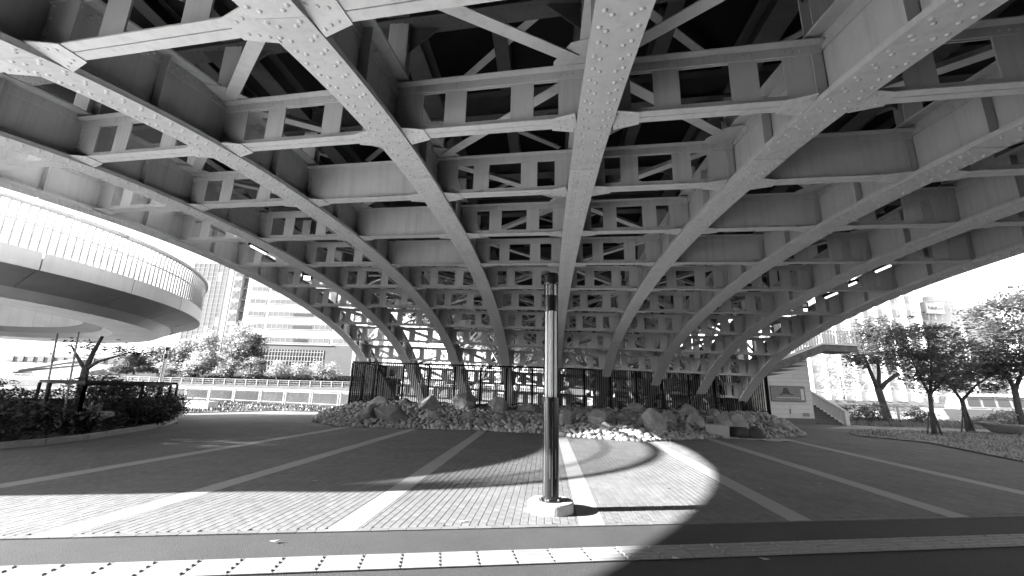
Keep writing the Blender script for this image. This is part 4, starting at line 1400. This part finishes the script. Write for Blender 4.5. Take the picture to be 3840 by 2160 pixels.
for x, y, zt, lab in ((-16.3, 13.0, 3.05, 'thin bamboo pole standing left in the planting bed'), (-15.55, 13.0, 3.1, 'thin bamboo pole standing nearer the bed tree')):
    o = MB().tube([(x + .25, y, .05), (x, y, zt)], [.035, .025], 8).build('garden_pole', 'conc', smooth=True); tag(o, lab, 'pole', 'bamboo poles in the planting bed')
V = stone_pts(IV1, .26, .22, .19, .6, 41); mb = MB(); mb.add([v + Vector((-14.32, 12.9, .80)) for v in V], IF2); V = stone_pts(IV2, .28, .26, .4, .4, 12); mb.add([v + Vector((-14.3, 12.95, .4)) for v in V], IF2)
o = mb.build('garden_rock', 'stone', at=(-14.0, 13, .3)); tag(o, 'pale pointed rock standing in the dark planting bed', 'rock')
mb = MB()
mb.prism([(-13.85, 12.42, .46), (-13.5, 12.32, .42), (-13.2, 12.42, .48), (-13.12, 12.52, .54), (-13.35, 12.62, .58), (-13.8, 12.56, .56)], (0, 0, .09))
mb.prism([(-13.7, 12.4, .1), (-13.5, 12.4, .1), (-13.5, 12.55, .1), (-13.7, 12.55, .1)], (0, 0, .34))
o = mb.build('stone_slab', 'stone', at=(-13.4, 12.4, .1)); tag(o, 'pale leaf-shaped slab tilted in the planting bed', 'slab')
mb = MB(); mb.box(-22.0, -20.25, 25.1, 25.9, -.02, .46); o = mb.build('low_wall', 'conc', at=(-21, 25.5, 0)); tag(o, 'low concrete block wall on the verge near the river', 'wall')

tree('ramp_tree', (-27, 10.7, 0), 'big dense tree growing up through the middle of the curved ramp',
     ([(-27, 10.7, -.05), (-27.1, 10.7, 2), (-27, 10.8, 4)], [.35, .28, .25]),
     [([(-27, 10.8, 3.5), (-26.5, 8, 5.5), (-26.3, 6.5, 6.6)], [.18, .12, .04]), ([(-27, 10.8, 3.5), (-27.5, 13.5, 5.5), (-27.5, 15, 6.6)], [.18, .12, .04])],
     [((-27, 8.2, 6.3), (3.2, 2.6, 2.3)), ((-27, 12.8, 6.4), (3.2, 2.8, 2.4)), ((-27, 10.6, 7.6), (3.4, 3.4, 2.2)), ((-27, 10.6, 5.2), (3.0, 4.0, 1.4))], 26000, .18, 'leafd')
tree('ramp_tree', (-32.5, 12.0, 0), 'tallest tree standing on the outer side of the curved ramp',
     ([(-32.5, 12, -.05), (-32.4, 12, 4), (-32.3, 12.1, 8)], [.4, .32, .25]),
     [([(-32.3, 12.1, 7.5), (-32, 10, 10), (-31.6, 9, 12)], [.18, .12, .04]), ([(-32.3, 12.1, 7.5), (-32.5, 14.4, 10), (-32.6, 15, 12.4)], [.18, .12, .04])],
     [((-32, 10.6, 10.4), (3.4, 2.3, 2.8)), ((-32, 13.4, 10.6), (3.4, 2.6, 2.8)), ((-32, 12, 13), (3.4, 3.5, 2.4)), ((-32, 12, 8.4), (3, 3.2, 1.6))], 26000, .18, 'leafd')

# river railing on the near bank
rr = thing('river_railing', (-23, 34.6, 0), 'grey river railing along the near bank beyond the verge', 'railing')
RL = [(-52, 43.3), (-32.47, 37.4), (-23.5, 34.5), (-15.5, 31.75), (-11.5, 30.6)]
for (x0, y0), (x1, y1) in zip(RL[:-1], RL[1:]):
    L = math.hypot(x1 - x0, y1 - y0); k = max(1, round(L / 3.0))
    mb = MB(); mb.bar((x0, y0, 1.15), (x1, y1, 1.15), .06, .06); mb.build('rail', 'conc', rr)
    mb = MB(); mb.bar((x0, y0, 1.0), (x1, y1, 1.0), .03, .03); mb.bar((x0, y0, .2), (x1, y1, .2), .03, .03); mb.build('rail', 'conc', rr)
    for q in range(k):
        for dq in (0, .12):
            x = x0 + (x1 - x0) * (q / k) + dq * 2; y = y0 + (y1 - y0) * (q / k) - dq
            mb = MB(); mb.box(x - .035, x + .035, y - .035, y + .035, -.02, 1.14); mb.build('post', 'conc', rr)

# ------------------------------------------------------------------ far bank
fr = thing('bank_railing', (-90, 133, 1.05), 'long white railing on the far embankment across the river', 'railing')
(xa, ya), (xb, yb) = (-200, 124.1), (12, 141.5)
L = math.hypot(xb - xa, yb - ya)
P = lambda u: Vector((xa + (xb - xa) * u / L, ya + (yb - ya) * u / L, 0))
for zz, w in ((2.7, .13), (2.1, .07), (1.35, .09)):
    mb = MB(); A, B = P(0), P(L); mb.bar((A.x, A.y, zz), (B.x, B.y, zz), w, w); mb.build('rail', 'white', fr)
u = 0
while u < L:
    p = P(u); mb = MB(); mb.box(p.x - .09, p.x + .09, p.y - .09, p.y + .09, 1.04, 2.68); mb.build('post', 'white', fr); u += 3.4
bars = MB(); u = 62
while u < L:
    p = P(u); bars.box(p.x - .03, p.x + .03, p.y - .03, p.y + .03, 1.4, 2.65); u += .45
o = bars.build('bar_field', 'facadeg', fr); o['kind'] = 'stuff'
# upper promenade rail among the trees
ur = thing('promenade_rail', (-95, 150, 1.05), 'thin pale promenade rail behind the far shrubs', 'railing')
for zz in (6.2, 7.1):
    mb = MB(); mb.bar((-132, 148.5, zz), (-60, 154.4, zz), .12, .12); mb.build('rail', 'white', ur)
for k in range(26):
    t = k / 25; mb = MB(); x, y = -132 + 72 * t, 148.5 + 5.9 * t; mb.box(x - .08, x + .08, y - .08, y + .08, 5.0, 7.1); mb.build('post', 'white', ur)
terr = MB(); terr.hexa([(-170, 146.5, 1.04), (-40, 157, 1.04), (-40, 330, 1.04), (-170, 330, 1.04), (-170, 147.5, 5.0), (-40, 158, 5.0), (-40, 330, 5.0), (-170, 330, 5.0)])
struct(terr.build('terrace', 'ground'), 'raised terrace behind the far embankment')
def fartree(x, y, z, w, h, label, n=1500, leaf='leafp', group='trees on the far bank', sz=.42, low=.16):
    t = thing('bank_tree', (x, y, z), label, 'tree', group)
    MB().tube([(x, y, z - .1), (x + U(-.3, .3), y, z + h * .5)], [.3, .15], 7).build('trunk', 'bark', t)
    bl = []
    for _ in range(10):
        a = U(0, 6.28); q = U(.1, .8); zz = U(low, .86)
        rr_ = (1.05 - zz * .65)
        bl.append(((x + math.cos(a) * q * w / 2 * rr_, y + math.sin(a) * q * w / 2 * rr_, z + h * zz), (w * .30 * rr_, w * .30 * rr_, h * .16)))
    bl.append(((x, y, z + h * .85), (w * .18, w * .18, h * .14)))
    leaves(MB(), bl, n, sz, 14, .8, .5).build('crown', leaf, t)
FT = [(-108, 143, 4.6, 10.5, 17, 'tallest pointed tree across the river in front of the stair tower'), (-101.5, 143.6, 4, 8, 13.5, 'dense tree left of the low granite facade'), (-117.5, 141.8, 4, 10, 14, 'spreading tree across the river below the glass tower'), (-126, 141, 4, 9, 11, 'rounded tree across the river behind the distant lamp'), (-133, 140.5, 4, 9, 9, 'low tree across the river partly behind the ramp'), (-141, 139.8, 3.5, 9, 7, 'dark low tree across the river left of the lamp')]
for x, y, z, w, h, lab in FT:
    fartree(x, y, z, w * 1.25, h * 1.08, lab, 6000, leaf='leaf' if lab.startswith(('dense', 'dark')) else 'leafp')
YT = [(-107, 140.0, 'pale young tree across the river below the dense tree'), (-98, 140.6, 'pale young tree in front of the left end of the granite facade'), (-90.3, 141.2, 'taller pale young tree in front of the grid windows'), (-77.4, 142.2, 'small pale young tree near the right end of the granite facade'), (-73, 142.6, 'pale young tree beside the black fence corner'), (-119, 138.6, 'pale young tree across the river beside the distant lamp'), (-83.5, 141.8, 'low pale young tree below the grid windows')]
for x, y, lab in YT:
    fartree(x, y, 1.2, U(6.5, 8.5), U(7.5, 9), lab, 2400, 'leafp', 'young trees along the far embankment', .3, .4)
for k in range(9):
    x = -127 + k * 7.4; y = 139.4 + k * .62 - 1.2
    t = thing('bank_hedge', (x, y, 1.05), '%s dark bush from the left in the row behind the white far railing' % ['first', 'second', 'third', 'fourth', 'fifth', 'sixth', 'seventh', 'eighth', 'last'][k], 'bush', 'dark bushes behind the far railing')
    leaves(MB(), [((x + q, y, 2.3 + U(-.2, .6)), (1.5, 1.0, 1.5)) for q in (-2.5, -.8, .9, 2.6)], 900, .26, 12, 1, .5).build('foliage', 'leafd', t)

# office block
off = thing('office_building', (-100, 168, 1), 'white office block with ribbon windows above a dark granite base', 'building')
ux = Vector((.9966, .082, 0)).normalized(); un = Vector((ux.y, -ux.x, 0))
O0 = Vector((-124.15, 165.4, 0))
Gf = lambda mb, u, v, w: mb.fbox(O0, ux, un, UP, u, v, w)
mb = MB(); Gf(mb, (0, 52), (-24, 0), (4.9, 62)); mb.build('wall', 'facade', off)
mb = MB(); Gf(mb, (.02, 46.5), (-20, .5), (4.9, 17.2)); mb.build('base_wall', 'dstone', off)
floors = [(18.0, 19.9), (23.4, 25.4), (28.5, 30.4), (33.7, 35.5), (38.9, 40.7), (44.1, 45.9), (49.3, 51.1), (54.5, 56.3)]
for f0, f1 in floors:
    for (u0, u1) in ((2.0, 8.6), (10.2, 36.5), (38, 51)):
        mb = MB(); Gf(mb, (u0, u1), (.004, .05), (f0, f1)); w_ = mb.build('window', 'winglass', off)
        k = max(1, int((u1 - u0) / 2.1))
        fm = MB()
        for q in range(k + 1):
            uu = u0 + (u1 - u0) * q / k
            Gf(fm, (uu - .07, uu + .07), (.051, .09), (f0, f1))
        Gf(fm, (u0, u1), (.06, .14), (f0 - .22, f0 - .002))
        fm.build('frame', 'facade', w_)
    for (u0, u1) in ((21 + U(-2, 2), 29 + U(-2, 2)),):
        mb = MB(); Gf(mb, (u0, u1), (.092, .1), (f0 + .1, f1 - .5)); mb.build('blind', 'wingdark', off)
mb = MB(); Gf(mb, (9.4, 38), (.51, .8), (17.0, 17.35)); mb.build('ledge', 'facade', off)
wgrid = MB(); Gf(wgrid, (9.6, 35), (.502, .54), (9.0, 15.0)); wg = wgrid.build('window', 'wingdark', off)
fm = MB()
for q in range(22):
    uu = 9.6 + 25.4 * q / 21; Gf(fm, (uu - .10, uu + .10), (.545, .62), (9.0, 15.0))
for zz in (10.6, 12.4, 14.2):
    Gf(fm, (9.6, 35), (.545, .60), (zz - .10, zz + .10))
fm.build('frame', 'facade', wg)
mb = MB(); Gf(mb, (46.6, 48), (-10, .6), (4.9, 17)); mb.build('pilaster', 'facade', off)
# stair tower between
O1 = Vector((-149.3, 188.4, 0)); Gs = lambda mb, u, v, w: mb.fbox(O1, ux, un, UP, u, v, w)
stt = thing('stair_tower', (-145, 189, 1), 'narrow open stair tower with crossed braces between the glass tower and office', 'building')
mb = MB(); Gs(mb, (0, 4.2), (-8, 0), (4.9, 66)); mb.build('wall', 'facadeg', stt)
mb = MB(); Gs(mb, (4.2, 8.6), (-6, -2.2), (4.9, 66)); mb.build('stair_core', 'dstone', stt)
for k in range(11):
    z0 = 8 + k * 5.4
    mb = MB(); Gs(mb, (.6, 3.6), (.004, .06), (z0, z0 + 3.6)); w_ = mb.build('window', 'winglass', stt)
    fm = MB(); A = O1 + ux * .6 + un * .1; B = O1 + ux * 3.6 + un * .1
    fm.bar(A + UP * z0, B + UP * (z0 + 3.6), .07, .07); fm.bar(A + UP * (z0 + 3.6) + un * .02, B + UP * z0 + un * .02, .07, .07); fm.build('cross_brace', 'mull', w_)
    mb = MB(); Gs(mb, (4.22, 8.6), (-2.19, -.6), (z0 - .6, z0 - .3)); mb.build('landing', 'facadeg', stt)
    mb = MB(); mb.bar(O1 + ux * 4.4 + un * -1.2 + UP * (z0 - .4), O1 + ux * 8.4 + un * -1.2 + UP * (z0 + 2.2), .9, .2); mb.build('flight', 'facadeg', stt)
mb = MB(); Gs(mb, (8.4, 8.65), (-2.1, -.5), (4.9, 66)); mb.build('corner_post', 'facade', stt)
# glass tower
gt = thing('glass_tower', (-160, 187, 1), 'white tower with a tall gridded glass curtain wall left of the office', 'building')
O2 = Vector((-174.0, 186.35, 0)); Gg = lambda mb, u, v, w: mb.fbox(O2, ux, un, UP, u, v, w)
mb = MB(); Gg(mb, (0, 24.4), (-18, 0), (4.9, 59.8)); mb.build('wall', 'facade', gt)
for k in range(7):
    for r_ in range(10):
        z0 = 14 + r_ * 4.32; u0 = 5.2 + k * 2.32
        mb = MB(); Gg(mb, (u0 + .06, u0 + 2.26), (.004, .05), (z0 + .06, z0 + 4.26)); mb.build('pane', 'winglass' if (k * 3 + r_ * 5) % 11 else 'facade', gt)
fm = MB()
for k in range(8):
    Gg(fm, (5.2 + k * 2.32 - .14, 5.2 + k * 2.32 + .14), (.052, .14), (13.9, 57.3))
for r_ in range(21):
    Gg(fm, (5.1, 21.5), (.052, .12), (14 + r_ * 2.16 - .13, 14 + r_ * 2.16 + .13))
fm.build('mullion', 'mull', gt)
# sloping pale quay building at far left
q_ = thing('boathouse', (-166, 134, 1), 'long pale sloping-roofed quay building across the river at far left', 'building')
mb = MB(); mb.hexa([(-205, 128.6, 1.04), (-153, 133.0, 1.04), (-150, 145, 1.04), (-205, 141, 1.04), (-205, 129.6, 3.7), (-153.5, 134, 3.6), (-151.5, 144, 6.4), (-205, 140, 6.8)]); mb.build('roof', 'facade', q_)
mb = MB(); mb.prism([(-178, 130.6, 3.2), (-173, 131.0, 3.4), (-163, 143.6, 7.9), (-168, 143.2, 7.9)], (0, 0, .7)); mb.build('ramp_wall', 'facadeg', q_)
mb = MB(); mb.hexa([(-205, 150, 4.9), (-158, 154, 4.9), (-158, 166, 4.9), (-205, 162, 4.9), (-205, 150, 11), (-158, 154, 11), (-158, 166, 11), (-205, 162, 11)]); mb.build('back_building', 'facadeg', q_)
for k in range(12):
    mb = MB(); x = -204 + k * 3.8; y = 150.0 + (x + 205) * 4 / 47; mb.box(x, x + 2.4, y - .06, y - .01, 7.6, 9.6); mb.build('window', 'wingdark', q_)

# right-hand far buildings
rb = thing('ribbed_building', (95, 129, 1), 'pale building with white fins and paired windows behind the park trees', 'building')
O3 = Vector((60, 125.3, 0)); Gr = lambda mb, u, v, w: mb.fbox(O3, ux, un, UP, u, v, w)
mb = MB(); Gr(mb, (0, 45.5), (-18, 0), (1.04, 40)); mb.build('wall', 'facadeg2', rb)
for k in range(12):
    mb = MB(); Gr(mb, (k * 4.13 - .25, k * 4.13 + .25), (.005, .6), (1.04, 40)); mb.build('fin', 'facade2', rb)
for k in range(11):
    for r_ in range(9):
        z0 = 4.0 + r_ * 4.05
        mb = MB(); Gr(mb, (k * 4.13 + .7, k * 4.13 + 3.5), (.004, .05), (z0, z0 + 2.0)); w_ = mb.build('window', 'winglass2' if (k + r_) % 3 else 'winglass2', rb)
        if z0 > 16:
            fm = MB(); Gr(fm, (k * 4.13 + 2.0, k * 4.13 + 2.2), (.052, .1), (z0, z0 + 2)); fm.build('frame', 'facade2', w_)
sb = thing('sign_building', (113, 130, 1), 'grey building with a stepped turret behind the rooftop sign', 'building')
mb = MB(); mb.box(106.4, 119.0, 131.5, 145, 1.04, 24); mb.build('wall', 'facadeg2', sb)
mb = MB(); mb.box(110.6, 118.3, 131.4, 140, 24, 29.4); mb.build('turret', 'facadeg2', sb)
mb = MB(); mb.lathe(114.6, 134.6, [(2.3, 29.4), (2.3, 31.4), (2.1, 31.6)], 14); mb.build('roof_drum', 'facadeg2', sb)
mb = MB(); mb.hexa([(110.4, 131.2, 29.4), (118.5, 131.2, 29.4), (118.5, 140.2, 29.4), (110.4, 140.2, 29.4), (112, 133, 30.2), (117, 133, 30.2), (117, 139, 30.2), (112, 139, 30.2)]); mb.build('cornice', 'facade2', sb)
for xx in (112.6, 116.6):
    mb = MB(); mb.box(xx, xx + .9, 131.3, 131.39, 26.6, 28.2); mb.build('window', 'winglass2', sb)
mb = MB(); mb.box(117.4, 117.8, 131.44, 131.49, 21.2, 22.2); mb.build('window', 'winglass2', sb)
sg = thing('rooftop_sign', (111, 130.3, 24), 'pale rooftop sign box lettered Fukuhara above the trees', 'sign')
mb = MB(); mb.hexa([(108.3, 129.6, 25.6), (113.4, 130.2, 25.6), (113.4, 130.7, 25.6), (108.3, 130.1, 25.6), (108.3, 129.6, 28.6), (113.4, 130.2, 28.6), (113.4, 130.7, 28.6), (108.3, 130.1, 28.6)]); mb.build('board', 'facade2', sg)
mb = MB(); mb.hexa([(108.2, 129.5, 28.61), (113.5, 130.1, 28.61), (113.5, 130.8, 28.61), (108.2, 130.2, 28.61), (108.2, 129.5, 28.8), (113.5, 130.1, 28.8), (113.5, 130.8, 28.8), (108.2, 130.2, 28.8)]); mb.build('cap', 'facadeg2', sg)
for xx in (108.9, 110.9, 112.9):
    mb = MB(); yy = 130.0 + (xx - 108.3) * .117; mb.box(xx - .1, xx + .1, yy, yy + .2, 23.9, 25.6); mb.build('leg', 'facadeg2', sg)
fc = bpy.data.curves.new('lettering', 'FONT'); fc.body = 'Fukuhara'; fc.size = 1.45; fc.extrude = .03; fc.align_x = 'CENTER'; fc.align_y = 'CENTER'
tmp = bpy.data.objects.new('lettering', fc); COL.objects.link(tmp); bpy.context.view_layer.update()
lme = bpy.data.meshes.new_from_object(tmp.evaluated_get(bpy.context.evaluated_depsgraph_get())); bpy.data.objects.remove(tmp)
lme.materials.clear(); lme.materials.append(M['letters'])
to = bpy.data.objects.new('lettering', lme); COL.objects.link(to)
to.parent = sg; to.location = Vector((110.85, 129.86, 27.2)) - Vector((111, 130.3, 24)); to.rotation_euler = (PI / 2, 0, math.atan2(.6, 5.1)); to.scale = (.82, 1, 1)
eb = thing('corner_building', (142, 132, 1), 'tall pale building at the right edge behind the leafy tree', 'building')
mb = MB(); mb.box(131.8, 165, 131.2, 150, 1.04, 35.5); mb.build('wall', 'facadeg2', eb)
for k in range(5):
    for r_ in range(7):
        mb = MB(); mb.box(134 + k * 5, 136.6 + k * 5, 131.12, 131.19, 6 + r_ * 4, 8.2 + r_ * 4); mb.build('window', 'winglass2', eb)
wb = thing('apartment_block', (44, 128, 1), 'white apartment block seen below the raised walkway', 'building')
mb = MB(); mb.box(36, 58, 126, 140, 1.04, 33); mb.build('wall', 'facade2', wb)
for k in range(6):
    for r_ in range(8):
        mb = MB(); mb.box(37 + k * 3.6, 38.6 + k * 3.6, 125.93, 125.99, 4 + r_ * 3.6, 5.8 + r_ * 3.6); mb.build('window', 'winglass2', wb)
fartree(50, 103, 1.1, 15, 14, 'pale sunlit tree across the water below the raised walkway', 2200, 'leafp', None, .32)
fartree(66, 104, 1.1, 13, 11, 'pale tree across the water behind the leaning park tree', 1700, 'leafp', None, .32)
fartree(86, 106, 1.1, 14, 10, 'pale broad tree across the water behind the staked trees', 1700, 'leafp', None, .32)
fartree(104, 107, 1.1, 14, 12, 'pale tree across the water behind the right edge tree', 1700, 'leafp', None, .32)
# tour boat and white quay rail on the right
bt = thing('river_boat', (60.5, 65.5, -.75), 'low white river boat with a row of cabin windows behind the lawn trees', 'boat')
mb = MB(); mb.hexa([(54, 64.6, -.8), (70, 66, -.8), (70, 69, -.8), (54, 67.6, -.8), (53, 64.2, .5), (71, 65.7, .5), (71, 69.3, .5), (53, 67.9, .5)]); mb.build('hull', 'facadeg', bt)
mb = MB(); mb.hexa([(56, 64.9, .502), (69.5, 66.1, .502), (69.5, 68.7, .502), (56, 67.5, .502), (56.6, 65.0, 2.2), (69.5, 66.1, 2.2), (69.5, 68.7, 2.2), (56.6, 67.4, 2.2)]); mb.build('cabin', 'facade', bt)
mb = MB(); mb.hexa([(56.2, 64.7, 2.202), (69.9, 65.9, 2.202), (69.9, 68.9, 2.202), (56.2, 67.7, 2.202), (58, 65.2, 2.6), (69.5, 66.2, 2.6), (69.5, 68.6, 2.6), (58, 67.2, 2.6)]); mb.build('roof', 'facade', bt)
for k in range(6):
    x = 57 + k * 2.05; y = 64.9 + (x - 56) * .0889
    mb = MB(); mb.hexa([(x, y - .05, .9), (x + 1.6, y + .092, .9), (x + 1.6, y + .15, .9), (x, y + .01, .9), (x, y - .0, 1.9), (x + 1.6, y + .142, 1.9), (x + 1.6, y + .2, 1.9), (x, y + .06, 1.9)]); mb.build('window', 'wingdark', bt)
qr = thing('quay_rail', (30, 38, 0), 'white rail along the river edge behind the park trees', 'railing')
mb = MB(); mb.bar((17, 35.9, 1.05), (60, 39.6, 1.05), .09, .09); mb.bar((17, 35.9, .5), (60, 39.6, .5), .05, .05); mb.build('rail', 'white', qr)
for k in range(18):
    x = 17 + k * 2.5; y = 35.9 + (x - 17) * .086; mb = MB(); mb.box(x - .05, x + .05, y - .05, y + .05, -.02, 1.05); mb.build('post', 'white', qr)

# dry leaves on the paving
LF = [(-3.0, 4.75, 'dry leaf lying on the asphalt before the tactile strip'), (-1.2, 5.75, 'dry leaf lying on the sunlit bricks left of the lamp'), (1.9, 8.2, 'dry leaf on the sunlit bricks right of the lamp'), (1.1, 4.9, 'dry leaf beside the tactile strip right of the lamp'), (3.6, 8.5, 'dry leaf on the shaded bricks near the second right band'), (5.0, 9.2, 'small pale leaf on the shaded paving between two right bands'), (-4.1, 7.6, 'dry leaf on the shaded bricks at left'), (2.0, 5.0, 'pale leaf on the shaded asphalt behind the strip')]
for x, y, lab in LF:
    mb = MB(); a = U(0, 6.28); s_ = U(.03, .05)
    mb.add([(-s_ * 1.3, 0, .012), (0, -s_ * .6, .003), (s_ * 1.4, 0, .016), (0, s_ * .6, .004)], [(0, 1, 2), (0, 2, 3)])
    me = mb.mesh('dry_leaf', 'leaflit'); o = bpy.data.objects.new('dry_leaf', me); COL.objects.link(o); o.location = (x, y, .004); o.rotation_euler = (0, 0, a)
    tag(o, lab, 'leaf', 'dry leaves on the paving')
